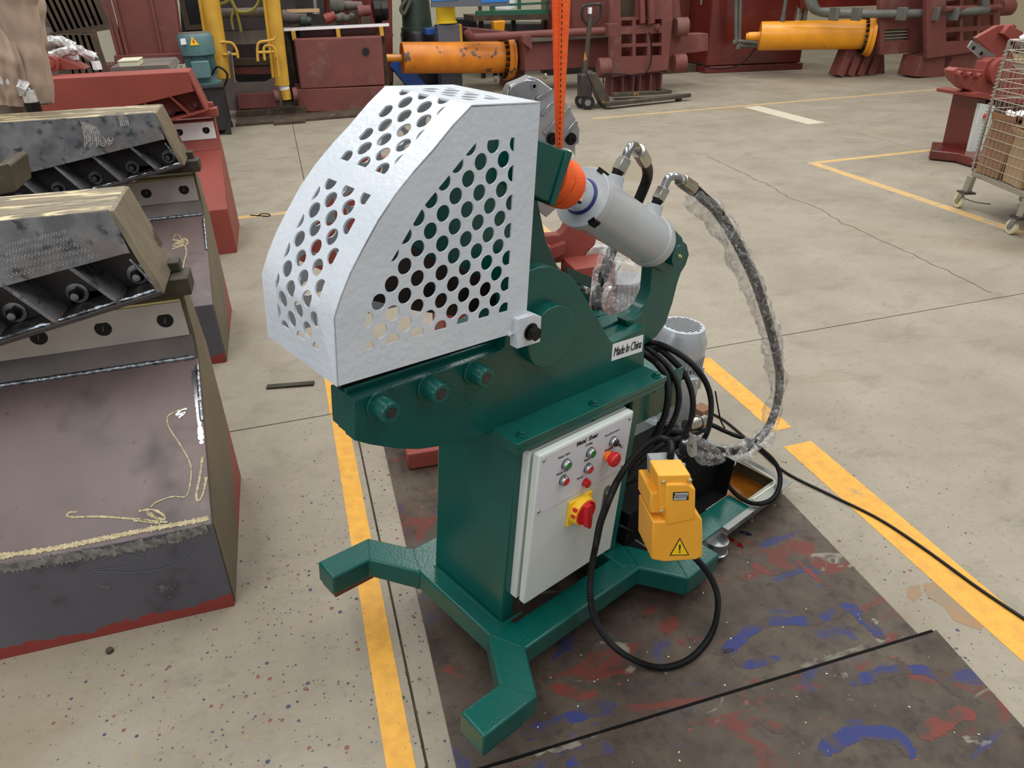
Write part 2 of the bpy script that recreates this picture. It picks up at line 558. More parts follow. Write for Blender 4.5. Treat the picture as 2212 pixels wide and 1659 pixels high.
        me.set_sharp_from_angle(angle=math.radians(ang))
        o = bpy.data.objects.new(name, me)
        COL.objects.link(o)
        if parent is not None:
            o.parent = parent
            if parent.name in ROOTOFF: ROOTOFF[o.name] = ROOTOFF[parent.name]
        if at is not None: o.location = at
        if bevel:
            b = o.modifiers.new('bevel', 'BEVEL')
            b.width = bevel
            b.segments = seg
            b.limit_method = 'ANGLE'
            b.angle_limit = math.radians(40)
        return o


ROOTOFF = {}


def thing(name, label, cat, loc=(0, 0, 0), group=None, M=None):
    o = bpy.data.objects.new(name, None)
    o.empty_display_size = 0.05
    COL.objects.link(o)
    if M is not None:
        o.matrix_world = M
    else:
        o.location = loc
        ROOTOFF[o.name] = Vec(loc)
    o['label'] = label
    o['category'] = cat
    if group: o['group'] = group
    return o


def tag(o, label, cat, group=None):
    o['label'] = label
    o['category'] = cat
    if group: o['group'] = group
    return o


def text(body, size, M, mat, parent, name='lettering', ex=0.0004, font_w=1.0, align='CENTER', bold=0.0, spacing=1.0):
    cu = bpy.data.curves.new(name, 'FONT')
    cu.body = body
    cu.size = size
    cu.extrude = ex
    cu.offset = bold
    cu.space_character = spacing
    cu.align_x = align
    cu.align_y = 'CENTER'
    t = bpy.data.objects.new(name, cu)
    me = bpy.data.meshes.new_from_object(t)
    bpy.data.objects.remove(t)
    S = Matrix.Diagonal((font_w, 1, 1, 1))
    me.transform(M @ S)
    if parent is not None and parent.name in ROOTOFF: me.transform(Matrix.Translation(-ROOTOFF[parent.name]))
    me.materials.clear()
    me.materials.append(mat)
    o = bpy.data.objects.new(name, me)
    COL.objects.link(o)
    o.parent = parent
    return o


def flat_holes(outer, holes, th):
    """2D sheet with holes, returned as a mesh in xy with thickness th"""
    cu = bpy.data.curves.new('sheet', 'CURVE')
    cu.dimensions = '2D'
    cu.fill_mode = 'BOTH'
    cu.extrude = th / 2
    for loop in [outer] + holes:
        sp = cu.splines.new('POLY')
        sp.points.add(len(loop) - 1)
        for p, q in zip(sp.points, loop): p.co = (q[0], q[1], 0, 1)
        sp.use_cyclic_u = True
    t = bpy.data.objects.new('sheet', cu)
    me = bpy.data.meshes.new_from_object(t)
    bpy.data.objects.remove(t)
    return me


def clip(poly, region):
    """clip polygon by a convex counter-clockwise region"""
    out = poly
    n = len(region)
    for i in range(n):
        ax, ay = region[i]
        bx, by = region[(i + 1) % n]
        inp, out = out, []
        for k in range(len(inp)):
            p, q = inp[k], inp[(k + 1) % len(inp)]
            sp = (bx - ax) * (p[1] - ay) - (by - ay) * (p[0] - ax)
            sq = (bx - ax) * (q[1] - ay) - (by - ay) * (q[0] - ax)
            if sp >= 0: out.append(p)
            if (sp >= 0) != (sq >= 0):
                t = sp / (sp - sq)
                out.append((p[0] + (q[0] - p[0]) * t, p[1] + (q[1] - p[1]) * t))
        if not out: return []
    return out


def area2(p):
    return abs(sum(p[i][0] * p[(i + 1) % len(p)][1] - p[(i + 1) % len(p)][0] * p[i][1] for i in range(len(p)))) / 2


def ccw(p):
    a = sum(p[i][0] * p[(i + 1) % len(p)][1] - p[(i + 1) % len(p)][0] * p[i][1] for i in range(len(p)))
    return p if a > 0 else p[::-1]


def mesh_obj(name, me, mat, parent, ang=35):
    me.materials.clear()
    me.materials.append(mat)
    me.polygons.foreach_set('use_smooth', [True] * len(me.polygons))
    me.set_sharp_from_angle(angle=math.radians(ang))
    o = bpy.data.objects.new(name, me)
    COL.objects.link(o)
    o.parent = parent
    return o


# ================================================================== the setting
def struct(name, mb, mat, **k):
    o = mb.build(name, mat, None, **k)
    o['kind'] = 'structure'
    return o


fl = MB()
fl.box(-9, 16, -4, 18, -0.2, -0.012)
floor = struct('floor', fl, JOINT)
xs, ys = [-9, -5.2, -0.268, 6.32, 16], [-4, 1.80, 7.8, 13.0, 18]
g = 0.004
for i in range(4):
    for j in range(4):
        b = MB().box(xs[i] + g, xs[i + 1] - g, ys[j] + g, ys[j + 1] - g, -0.012, 0.0)
        b.build('concrete_slab', FLOORM, floor)


def strip(name, x0, x1, y0, y1, m, z=0.0012):
    MB().box(x0, x1, y0, y1, -0.002, z).build(name, m, floor)


strip('yellow_marking', -0.372, -0.297, -1.2, 1.7965, LINEM)
strip('yellow_marking', -0.376, -0.301, 1.8035, 3.2, LINEM)
strip('yellow_marking', 1.527, 1.630, 0.98, 1.70, LINEM)
strip('yellow_marking', 1.500, 1.640, -1.6, 0.86, LINEM)
strip('yellow_marking', 1.48, 1.56, 3.5, 5.4, LINEF)
strip('yellow_marking', -1.6, 1.48, 5.40, 5.49, LINEF)
strip('yellow_marking', 4.83, 4.93, 2.0, 5.15, LINEF)
strip('yellow_marking', 4.83, 8.0, 5.15, 5.23, LINEF)
strip('yellow_marking', 3.8, 11.5, 8.57, 8.64, LINEF)
strip('pale_marking', 6.16, 6.42, 7.0, 8.5, paint('pale_patch', (196, 188, 168), 0.8))
# a fine wandering crack
cr = [(4.05, 5.9), (4.0, 5.2), (3.95, 4.6), (3.88, 4.2), (3.9, 3.8), (3.83, 3.4), (3.8, 2.9), (3.77, 2.4), (3.72, 1.85)]
P = resample(smooth_path([Vec((a, b, 0)) for a, b in cr], 6), 0.05)
b = MB()
for p, q in zip(P, P[1:]):
    n_ = Vec(((q - p).y, -(q - p).x, 0)).normalized() * 0.004
    o_ = Vec((noise.noise(p * 9) * 0.03, 0, 0.0008))
    o2 = Vec((noise.noise(q * 9) * 0.03, 0, 0.0008))
    b.add([p + o_ - n_, p + o_ + n_, q + o2 + n_, q + o2 - n_], [(0, 1, 2, 3)])
b.build('floor_crack', JOINT, floor)
struct('wall_back', MB().box(-9, 16, 17.0, 17.2, 0, 7), WALLM)
struct('wall_right', MB().box(15.0, 15.2, -4, 17, 0, 7), WALLT)

# dark sheets under the machine, splashed with paint
sh = MB().prism([(-0.195, -0.150), (1.28, -0.150), (1.30, 0.57), (1.22, 0.80), (1.20, 1.45), (-0.165, 1.44)], 'z', 0, 0.006)
tag(sh.build('steel_sheet', MATM, None, bevel=0.001, at=(0.5, 0.6, 0)), 'paint-splashed dark sheet on the floor directly under the green shear', 'sheet')
sh = MB().prism([(-0.20, -0.95), (1.24, -1.0), (1.30, -0.60), (1.345, -0.153), (-0.06, -0.157), (-0.20, -0.153)], 'z', 0, 0.006)
tag(sh.build('steel_sheet', MATM, None, bevel=0.001, at=(0.5, -0.6, 0)), 'paint-splashed dark sheet at the bottom right, in front of the gap', 'sheet')

MB().box(-0.19, 1.33, -0.1565, -0.1485, 0.0, 0.0080).build('sheet_joint', MATTB, floor)
# ================================================================== the green metal shear, hanging slightly tilted
S = thing('metal_shear', 'green hydraulic alligator shear with white perforated guard, hung from an orange sling', 'shear', M=MM)
my, mx, mz = MF.y, MF.x, MF.z
w_ = 0.0907
ZT, ZB = 0.090, 0.0175
MB().box(0.0, w_, 0.03, 0.50, ZB, ZT).build('cross_beam', GREEN, S, bevel=0.006)
MB().box(0.516, 0.607, 0.03, 0.50, ZB, ZT).build('cross_beam', GREEN, S, bevel=0.006)
MB().box(0.03, 0.58, 0.0, w_, ZB, ZT - 0.0004).build('side_beam', GREEN, S, bevel=0.006)
MB().box(0.03, 0.58, 0.437, 0.528, ZB, ZT - 0.0004).build('side_beam', GREEN, S, bevel=0.006)
y1, y3 = 0.1063, 0.4213


def leg(sx, sy):
    pts = [(0, y1), (-0.0888, -0.0397), (-0.2195, -0.0397), (-0.2195, -0.1304), (-0.0360, -0.1304), (0.0478, 0), (0.085, 0.05), (0.05, 0.085)]
    pad = [(-0.212, -0.124), (-0.07, -0.124), (-0.07, -0.046), (-0.212, -0.046)]
    fx = (lambda x: x) if sx > 0 else (lambda x: 0.607 - x)
    fy = (lambda y: y) if sy > 0 else (lambda y: 0.528 - y)
    o = MB().prism([(fx(a), fy(b)) for a, b in pts], 'z', ZB + 0.0003, ZT + 0.0004).build('leg', GREEN, S, bevel=0.006)
    MB().prism([(fx(a), fy(b)) for a, b in pad], 'z', 0.0, ZB + 0.001).build('foot_pad', REDX if (sx > 0 and sy < 0) else GREEN, o, bevel=0.002)
    # weld seams on the corners
    wb = MB()
    for a, c in (((-0.0888, -0.0397), (-0.0360, -0.1304)), ((0, y1), (0.0478, 0))):
        A, B = Vec((fx(a[0]), fy(a[1]), ZT + 0.0005)), Vec((fx(c[0]), fy(c[1]), ZT + 0.0005))
        N = 26
        wb.tube([A.lerp(B, k / N) + Vec((noise.noise(Vec((k * .9, sx, sy))) * .002, 0, 0)) for k in range(2, N - 1)], 0.0028, 6, sub=0, rf=lambda t, a_, p: 0.0024 + 0.0009 * noise.noise(p * 300))
    wb.build('weld_seam', GREEN, o)


for sx in (1, -1):
    for sy in (1, -1): leg(sx, sy)
# welds under the column
wb = MB()
for A, B in (((0.052, 0.12, ZT), (0.052, 0.42, ZT)), ((0.06, 0.106, ZT), (0.13, 0.106, ZT))):
    A, B = Vec(A), Vec(B)
    wb.tube([A.lerp(B, k / 30) for k in range(31)], 0.004, 6, sub=0, rf=lambda t, a_, p: 0.0042 + 0.0018 * noise.noise(p * 220))
wb.build('weld_seam', GREEN, S)

# column: open towards the cabinet
col = [(0.06, 0.114), (0.104, 0.114), (0.104, 0.126), (0.076, 0.130), (0.076, 0.41), (0.545, 0.41), (0.545, 0.126), (0.53, 0.126), (0.53, 0.114), (0.574, 0.114), (0.574, 0.426), (0.06, 0.426)]
MB().prism(col, 'z', ZT, 0.697).build('column', GREEN, S, bevel=0.005)
# bracket plate and stub leading back to the motor
MB().box(0.574, 0.86, 0.16, 0.17, 0.52, 0.66).box(0.574, 0.90, 0.17, 0.40, 0.60, 0.612).build('motor_bracket', GREEN, S, bevel=0.002)

# mounting plates of the jaw
ZF = 0.728
p1 = my(1117, 962, 0.08)
p2 = my(1441.6, 813, 0.08)
fx0, fx1 = p1.x, p2.x
fp = MB().box(fx0, fx1, 0.08, 0.45, ZF - 0.0165, ZF)
fp.build('mounting_plate', GREEN, S, bevel=0.0015)
MB().box(fx0 + 0.003, fx1 - 0.002, 0.082, 0.45, ZF - 0.034, ZF - 0.0185).build('mounting_plate', GREEN, S, bevel=0.0015)
for u, v in ((1127, 939), (1283, 872), (1418, 812)):
    p = mz(u, v, ZF)
    MB().cyl(p, p + Vec((0, 0, 0.004)), 0.015, n=20).cyl(p, p + Vec((0, 0, 0.012)), 0.0115, n=6).cyl(p - Vec((0, 0, 0.03)), p - Vec((0, 0, 0.052)), 0.0085, n=12).build('bolt', GREEN, S, bevel=0.001)

# lower jaw body
YB = 0.168


def ppx(lst, y=YB):
    out = []
    for u, v in lst:
        p = my(u, v, y)
        out.append((p.x, p.z))
    return out


tipx = my(765, 865, YB).x
body = ppx([(765, 865), (765, 952), (800, 961), (860, 970), (905, 971), (945, 965), (985, 958), (1060, 936)])
body += [(my(1090, 920, YB).x, ZF - 0.001), (my(1391, 792, YB).x, ZF - 0.001)]
body += ppx([(1393, 712), (1393, 706), (1325, 741), (1313, 728), (1302, 706), (1245, 610), (1232, 596), (1210, 583), (1190, 576), (1166, 577), (1140, 586), (1120, 604), (1108, 640), (1097, 700), (1090, 755), (1085, 757)])
y_a, y_b = 0.2035, 0.238


def tipseg(x0, x1, yy0, yy1, mb=None):
    pass


nb = MB().prism(body, 'y', YB, y_a)
nb.build('jaw_body', GREEN, S, bevel=0.0025)
# middle carrier plate behind it, slightly lower ledge and longer rear shelf
tz = [q[1] for q in body]
zt = body[0][1]
carr = [(tipx, body[0][1] - 0.002), (tipx, body[1][1])] + [(a, b + 0.004) for a, b in body[2:8]] + [(0.02, ZF), (fx1 - 0.02, ZF), (fx1 - 0.02, body[11][1] - 0.002), (0.42, 0.80), (0.30, 0.99), (0.20, 0.99), (0.06, zt)]
MB().prism(carr, 'y', y_a + 0.001, y_b).build('jaw_carrier', GREEN, S, bevel=0.002)
# far flank plate, seen only over the top
far = [(tipx, zt + 0.004), (tipx, body[1][1] + 0.004)] + [(a, b + 0.006) for a, b in body[2:8]] + [(0.02, ZF), (fx1 - 0.02, ZF), (fx1 - 0.02, body[11][1] - 0.01), (0.45, 0.86), (0.36, 0.98), (0.16, 0.98), (0.02, zt)]
MB().prism([q for q in far if q[0] > -0.02 or q is far[0]][1:], 'y', 0.312, 0.350).build('jaw_body', GREEN, S, bevel=0.003)
MB().prism([(a + 0.001, b - 0.004 if b > zt - 0.02 else b + 0.002) for a, b in carr], 'y', y_b + 0.001, 0.262).build('jaw_carrier', GREEN, S, bevel=0.002)
# floor of the slot and rear shelf between the plates
zsh_ = my(1325, 741, YB).z
MB().prism([(my(1313, 728, YB).x - 0.10, ZF), (fx1 - 0.024, ZF), (fx1 - 0.024, zsh_ + 0.006), (my(1325, 741, YB).x - 0.004, zsh_ + 0.002), (my(1313, 728, YB).x - 0.06, zsh_ + 0.03)], 'y', y_a - 0.002, 0.312).build('rear_shelf', GREEN, S, bevel=0.002)
0 and print('shelf', zsh_, [tuple(round(q, 3) for q in b) for b in body[8:16]])
# hub behind the near hump
hc = my(1193, 727, YB)
MB().cyl((hc.x - 0.01, y_a, hc.z + 0.0), (hc.x - 0.01, 0.300, hc.z), 0.150, n=48).build('pivot_hub', GREEN, S, bevel=0.003)
# lower blade with a bolt row behind the ledge
lb = MB().prism([(tipx + 0.005, zt - 0.01), (0.085, zt - 0.02), (0.085, zt + 0.028), (tipx + 0.005, zt + 0.040)], 'y', 0.226, y_b + 0.001)
lb.build('lower_blade', GREYBL, S, bevel=0.0015)
MB().box(tipx, 0.06, y_a - 0.006, y_a + 0.001, zt - 0.004, zt + 0.012).build('blade_strip', GREEN, S, bevel=0.001)

# pivot disc
yd = YB - 0.03
pc, pt = my(1193, 727, yd), my(1193, 664, yd)
rd = abs(my(1193, 664, yd).z - my(1193, 789, yd).z) / 2
DC = Vec((pc.x, yd, (my(1193, 664, yd).z + my(1193, 789, yd).z) / 2))
MB().cyl(DC, DC + Vec((0, 0.04, 0)), rd, n=64).build('pivot_disc', GREEN, S, bevel=0.002)


# three socket bolts on the jaw
def sockbolt(u, v):
    y0 = YB - 0.045
    c = my(u, v, y0)
    o = MB()
    r = 0.0235
    o.lathe(c + Vec((0, 0.045, 0)), (0, -1, 0), [(0, 0.033), (0.004, 0.033), (0.006, 0.031), (0.0061, r + 0.0015), (0.042, r), (0.045, r - 0.002), (0.045, 0.0125), (0.03, 0.0125)], n=32)
    b_ = o.build('socket_bolt', GREEN, S, bevel=0.0006)
    MB().cyl(c + Vec((0, -0.0003, 0)), c + Vec((0, 0.02, 0)), 0.0128, n=6).build('hex_socket', MILLB, b_)


for u, v in ((846, 893), (954, 852), (1052, 818)): sockbolt(u, v)

# sticker
lab = [my(u, v, YB - 0.001) for u, v in ((1324, 744), (1390, 723), (1387, 759), (1321, 780))]
LX = (lab[1] - lab[0])
st = MB()
A_ = [Vec(p) for p in lab]
B_ = [p + Vec((0, 0.0012, 0)) for p in A_]
st.loft(A_, B_)
sto = st.build('maker_sticker', STICK, S)
sto['label'] = 'white sticker reading Made In China'
ctr = (lab[0] + lab[2]) / 2
ex_ = (LX + (lab[2] - lab[3])).normalized()
ez_ = Vec((-ex_.z, 0, ex_.x))
ez_ = ez_ if ez_.z > 0 else -ez_


def mat3(c, ex, ey):
    ex, ey = ex.normalized(), ey.normalized()
    n_ = ex.cross(ey)
    return Matrix(((ex.x, ey.x, n_.x, c.x), (ex.y, ey.y, n_.y, c.y), (ex.z, ey.z, n_.z, c.z), (0, 0, 0, 1)))


lw = (lab[1] - lab[0]).length
text('Made In China', 0.040, mat3(ctr + Vec((0, -0.0012, 0)), ex_, ez_), INK, sto, font_w=0.60, spacing=0.92)

# ------------------------------------------------------------------ cylinder and rear arm
YC = 0.264
ca, cb = my(1256, 425, YC), my(1414, 527, YC)
ax = (cb - ca).normalized()
perp = Vec((ax.z, 0, -ax.x))
perp = perp if perp.z > 0 else -perp
CR = 0.0725
L = (cb - ca).length
MB().lathe(ca, ax, [(0.0, CR * 0.62), (0.001, CR + 0.007), (0.026, CR + 0.007), (0.028, CR + 0.002), (0.036, CR), (L - 0.045, CR), (L - 0.043, CR + 0.003), (L - 0.02, CR + 0.004), (L - 0.012, CR + 0.001), (L, CR - 0.004)], n=56).build('cylinder_barrel', GREYP, S, bevel=0.0015)
# notches in the gland ring
for ky, kp in ((0.78, -0.63), (0.30, 0.95)):
    rad_ = Vec((0, -1, 0)) * ky + perp * kp
    tan_ = Vec((0, -1, 0)) * -kp + perp * ky
    MB().obox(ca + ax * 0.012 + rad_ * (CR + 0.006), ax * 0.013, tan_ * 0.010, rad_ * 0.006).build('ring_notch', BOXBLK, S)
MB().lathe(ca - ax * 0.004, ax, [(0, 0.044), (0.001, 0.0475), (0.006, 0.0475)], n=40).build('rod_seal', BLUE, S)
rod0 = ca - ax * 0.075
MB().cyl(rod0, ca + ax * 0.01, 0.043, n=40).build('piston_rod', CHROME, S)
MB().cyl(rod0 - ax * 0.08, rod0, 0.048, n=40).build('rod_eye', GREEN, S, bevel=0.002)
# pin boss at the bottom end
pin = my(1466, 553, YC - 0.062)
pc2 = Vec((pin.x, YC, pin.z))
for yy in (YC - 0.038, YC + 0.018):
    lug = MB()
    d0 = cb - ax * 0.012
    pts = []
    for k in range(13):
        a = -PI / 2 + PI * k / 12
        q = pc2 + ax * math.cos(a) * 0.058 + perp * math.sin(a) * 0.058
        pts.append((q.x, q.z))
    q1, q2 = d0 + perp * 0.060, d0 - perp * 0.064
    pts += [(q1.x, q1.z), (q2.x, q2.z)]
    lug.prism(pts, 'y', yy, yy + 0.02)
    lug.build('clevis_lug', GREEN, S, bevel=0.002)
MB().cyl((pc2.x, YC - 0.062, pc2.z), (pc2.x, YC + 0.05, pc2.z), 0.032, n=32).build('clevis_pin', GREEN, S, bevel=0.0015)
MB().lathe((pc2.x, YC - 0.062, pc2.z), (0, -1, 0), [(0, 0.006), (0.004, 0.006), (0.006, 0.004), (0.009, 0.0045), (0.011, 0.002)], n=12).build('grease_nipple', BRASS, S)
# curved rear arm
arm_px = [(1393, 745), (1418, 728), (1438, 700), (1453, 655), (1463, 615), (1471, 590), (1482, 572), (1489, 550), (1484, 528), (1470, 516), (1452, 520), (1440, 535), (1425, 560), (1409, 573), (1407, 600), (1404, 632), (1392, 660), (1376, 677), (1343, 690), (1300, 708), (1290, 770), (1340, 780)]
arm = []
for u, v in arm_px:
    p = my(u, v, 0.244)
    arm.append((p.x, p.z))
MB().prism(arm, 'y', 0.244, 0.284).build('rear_arm', GREEN, S, bevel=0.003)
gq = [my(u, v, 0.21) for u, v in ((1352, 692), (1372, 690), (1388, 674), (1392, 704), (1388, 716), (1360, 716))]
MB().prism([(p.x, p.z) for p in gq], 'y', 0.21, 0.246).build('gusset', GREEN, S, bevel=0.002)
# ports, fittings and hydraulic hoses
HZ = []
for nm, (b0, b1, n0, n1, el, fe, hs) in enumerate((
        ((1322, 410), (1332, 378), (1336, 370), (1350, 343), [(1356, 328, .264), (1363, 317, .270), (1372, 316, .285), (1378, 323, .305)], ((1379, 326, .305), (1393, 349, .345)),
         [(1399, 369, .375), (1397, 388, .39), (1389, 410, .40), (1376, 440, .41), (1357, 480, .42), (1335, 520, .42), (1318, 552, .41), (1300, 606, .39), (1288, 650, .37), (1302, 700, .36), (1340, 750, .34), (1385, 800, .33)]),
        ((1406, 474), (1417, 441), (1421, 432), (1434, 408), [(1439, 394, .264), (1446, 383, .262), (1456, 381, .257), (1467, 386, .250)], ((1470, 389, .248), (1499, 409, .232)),
         [(1522, 430, .222), (1549, 456, .215), (1590, 522, .20), (1628, 600, .18), (1655, 680, .165), (1674, 750, .15), (1684, 815, .14), (1678, 875, .13), (1655, 930, .12), (1612, 968, .11), (1560, 975, .11), (1515, 962, .12), (1480, 940, .15), (1440, 930, .2)]))):
    B0, B1, N0, N1 = my(*b0, YC), my(*b1, YC), my(*n0, YC), my(*n1, YC)
    up = (B1 - B0).normalized()
    Lb = (B1 - B0).length
    MB().lathe(B0 - up * 0.012, up, [(0, 0.036), (0.014, 0.030), (0.026, 0.0245), (Lb + 0.012, 0.0225)], n=28).build('cylinder_port', GREYP, S, bevel=0.001)
    MB().cyl(B1 - up * 0.002, N0 + up * 0.002, 0.0165, n=6).build('port_adapter', BOXBLK, S, bevel=0.0008)
    MB().cyl(N0, N1, 0.0205, n=6).build('hose_nut', ZINC, S, bevel=0.0012)
    e = [N1 - up * 0.004] + [my(*p) for p in el]
    f0, f1 = my(*fe[0]), my(*fe[1])
    e.append(f0)
    MB().tube(e, 0.0115, 14).build('hose_elbow', STEEL, S)
    dd = (f1 - f0).normalized()
    Lf = (f1 - f0).length
    MB().lathe(f0 - dd * 0.004, dd, [(0, 0.012), (0.001, 0.0185), (0.008, 0.0185), (0.009, 0.0165), (0.011, 0.0165), (0.012, 0.0200), (Lf, 0.0205), (Lf + 0.002, 0.017)], n=28).build('hose_ferrule', ZINC, S)
    hp = [f1 - dd * 0.01, f1 + dd * 0.006] + [my(*p) for p in hs]
    MB().tube(hp, 0.0162, 14, sub=10).build('hydraulic_hose', BLACK, S)
    HZ.append(hp)
HOSE_A, HOSE_B = HZ


def wrapmesh(path, r0, seed, off=(0, 0, 0)):
    P = resample(smooth_path([Vec(p) + Vec(off) for p in path], 10), 0.008)

    def rf(t, a, p):
        n1 = noise.noise(Vec((p.x * 13 + seed, p.z * 13, a * 0.9)))
        n2 = noise.noise(Vec((p.x * 45, p.z * 45 + seed, a * 2.4)))
        return r0 * (0.95 + 0.75 * n1 + 0.30 * n2)
    return MB().tube(P, r0, 20, sub=0, rf=rf)


wrapmesh(HOSE_B[1:-1], 0.036, 3, (-0.012, 0, -0.012)).build('plastic_wrap', WRAP, S, ang=20)
wrapmesh(HOSE_A[5:12], 0.034, 9, (0.012, 0, 0)).build('plastic_wrap', WRAP, S, ang=20)

# ------------------------------------------------------------------ upper jaw
yj0, yj1 = 0.264, 0.308
jw = []
for u, v in ((846, 505), (905, 420), (965, 350), (1030, 290), (1100, 275), (1165, 300), (1228, 330), (1196, 441), (1160, 425), (1180, 520), (1225, 620), (1215, 720), (1150, 740), (1100, 690), (1075, 620), (1019, 588), (940, 566)):
    p = my(u, v, yj0)
    jw.append((p.x, p.z))
MB().prism(jw, 'y', yj0, yj1).build('upper_jaw', GREEN, S, bevel=0.003)
# end block of the jaw arm carrying the rod eye
e0 = [my(u, v, 0.205) for u, v in ((1160, 300), (1231, 331), (1194, 441), (1128, 412))]
MB().prism([(p.x, p.z) for p in e0], 'y', 0.205, 0.325).build('jaw_arm', GREEN, S, bevel=0.003)
e1 = [my(u, v, 0.200) for u, v in ((1225, 324), (1238, 330), (1200, 446), (1188, 443))]
MB().prism([(p.x, p.z) for p in e1], 'y', 0.200, 0.335).build('end_plate', GREEN, S, bevel=0.002)
bl = []
for u, v in ((846, 508), (940, 563), (1019, 586), (1066, 606), (1075, 660), (990, 684), (900, 672), (806, 650)):
    p = my(u, v, yj0 - 0.018)
    bl.append((p.x, p.z))
MB().prism(bl, 'y', yj0 - 0.018, yj0 - 0.001).build('upper_blade', GREYBL, S, bevel=0.0015)
for u, v in ((1008, 636), (925, 628)):
    p = my(u, v, yj0 - 0.018)
    MB().cyl(p - Vec((0, 0.001, 0)), p + Vec((0, 0.004, 0)), 0.014, n=20).build('blade_bolt', BLACK, S)
# switch plate behind the hub
sp = [my(u, v, 0.33) for u, v in ((1224, 577), (1279, 599), (1273, 655), (1268, 690), (1232, 640))]
MB().prism([(p.x, p.z) for p in sp], 'y', 0.33, 0.336).build('switch_plate', GREEN, S, bevel=0.0008)
q = my(1250, 620, 0.33)
MB().cyl(q, q - Vec((0, 0.035, 0)), 0.010, n=16).cyl(q - Vec((0.02, 0.0, 0)), q - Vec((0.02, 0.02, 0)), 0.012, n=16).build('limit_switch', STEEL, S)

# ------------------------------------------------------------------ guard
GY = 0.125
g0 = ppx([(729, 835), (722, 687), (737, 640), (757, 590), (785, 535), (818, 475), (855, 420), (895, 370), (935, 325), (978, 272), (1019, 231), (1167.5, 220), (1135, 712)], GY)
zA = (g0[0][1])
xA = (g0[0][0] + g0[1][0]) / 2
g0[0] = (xA, zA)
g0[1] = (xA, g0[1][1])
# smooth the curved edge
arc = [Vec((a, b, 0)) for a, b in g0[1:11]]
zt_ = (g0[10][1] + g0[11][1]) / 2
g0[10] = (g0[10][0], zt_)
g0[11] = (g0[11][0], zt_)
yfar = mx(581, 730, xA).y
TH = 0.004


def circ(cx, cz, r, n=28): return [(cx + r * math.cos(2 * PI * i / n), cz + r * math.sin(2 * PI * i / n)) for i in range(n)]


reg = ppx([(790, 757), (790, 690), (821, 606), (914, 447), (1030, 306), (1113, 297), (1098, 672)], GY)
reg = ccw(reg)
hcs = []
h1, h2 = my(560 + 614 * .4219, 160 + 1168 * .4219, GY), my(560 + 1253 * .4219, 160 + 437 * .4219, GY)
dxh, dzh = (h2.x - h1.x) / 10, (h2.z - h1.z) / 8
rh = 0.0158 * 1.04
for i in range(-6, 20):
    for j in range(-6, 20):
        if (i + j) % 2: continue
        c = clip(circ(h1.x + i * dxh, h1.z + j * dzh, rh), reg)
        if len(c) > 4 and area2(c) > rh * rh * 0.25: hcs.append(c)
me = flat_holes(g0, hcs, TH)
me.transform(Matrix(((1, 0, 0, 0), (0, 0, -1, GY + TH / 2), (0, 1, 0, 0), (0, 0, 0, 1))))
guard = mesh_obj('guard', me, WHITE, S, 30)
guard['label'] = 'white perforated blade guard'
# far side sheet, same outline and holes
me2 = me.copy()
me2.transform(Matrix.Translation((0, yfar - GY - TH, 0)))
mesh_obj('side_sheet', me2, WHITE, guard, 30)
# front sheet bent over the edge: develop, punch, bend
path = [Vec((a, b, 0)) for a, b in g0[:12]]
ss = [0]
for p, q in zip(path, path[1:]): ss.append(ss[-1] + (q - p).length)
wy = yfar - GY


def front_px(u, v):
    """where a photo point of the bent front sheet lies in (s, y)"""
    best = None
    for k in range(len(path) - 1):
        p, q = path[k], path[k + 1]
        t = (q - p) / (q - p).length
        nrm = Vec((-t.y, 0, t.x))
        P0 = Vec((p.x, 0, p.y))
        d = MF.R @ rayd(u, v)
        den = d.dot(nrm)
        if abs(den) < 1e-9: continue
        h = MF.c + d * ((P0 - MF.c).dot(nrm) / den)
        l = (h.x - p.x) * t.x + (h.z - p.y) * t.y
        if -0.002 <= l <= (q - p).length + 0.002 and GY - 0.01 < h.y < yfar + 0.01:
            best = (ss[k] + l, h.y)
            break
    return best


CR1 = lambda a, b: (560 + a * .4219, 160 + b * .4219)
fr_holes = []
REF = [(285, 698), (363, 737), (443, 684), (365, 648), (450, 777), (290, 790), (213, 840), (160, 983), (250, 1128)]
r_1 = front_px(*CR1(285, 698))
r_2 = front_px(*CR1(447, 777))
r_3 = front_px(*CR1(157, 983))
0 and print('front refs', r_1, r_2, r_3, front_px(*CR1(650, 192)), front_px(*CR1(838, 175)), front_px(*CR1(643, 330)), 'yfar', yfar, 'GY', GY, 'xA', xA, zA, 'ss', [round(q, 3) for q in ss])
rf_ = 0.0166


def fregion(lst):
    return ccw([front_px(*CR1(a, b)) for a, b in lst])


pitch = 0.0311
for (ref, regl) in (((285, 698), [(305, 555), (356, 535), (560, 625), (300, 1210), (310, 1390), (265, 1385), (105, 1260), (90, 1150), (95, 1060)]),
                    ((650, 192), [(725, 85), (995, 140), (700, 470), (640, 515), (430, 440), (460, 370), (690, 115)])):
    r0 = front_px(*CR1(*ref))
    pts_ = [front_px(*CR1(a, b)) for a, b in regl]
    if r0 is None or any(p is None for p in pts_):
        print('front region miss', r0, pts_)
        pts_ = [p for p in pts_ if p]
    rg = ccw(pts_)
    smin, smax = min(p[0] for p in rg), max(p[0] for p in rg)
    ylo, yhi = min(p[1] for p in rg), max(p[1] for p in rg)
    0 and print('region', smin, smax, ylo, yhi)
    rg = ccw([(smin, GY + 0.058), (smax, GY + 0.058), (smax, yfar - 0.058), (smin, yfar - 0.058)])
    for i in range(-30, 30):
        for j in range(-12, 12):
            if (i + j) % 2: continue
            c = clip(circ(r0[0] + i * pitch, r0[1] + j * pitch, rf_), rg)
            if len(c) > 4 and area2(c) > rf_ * rf_ * 0.25: fr_holes.append(c)
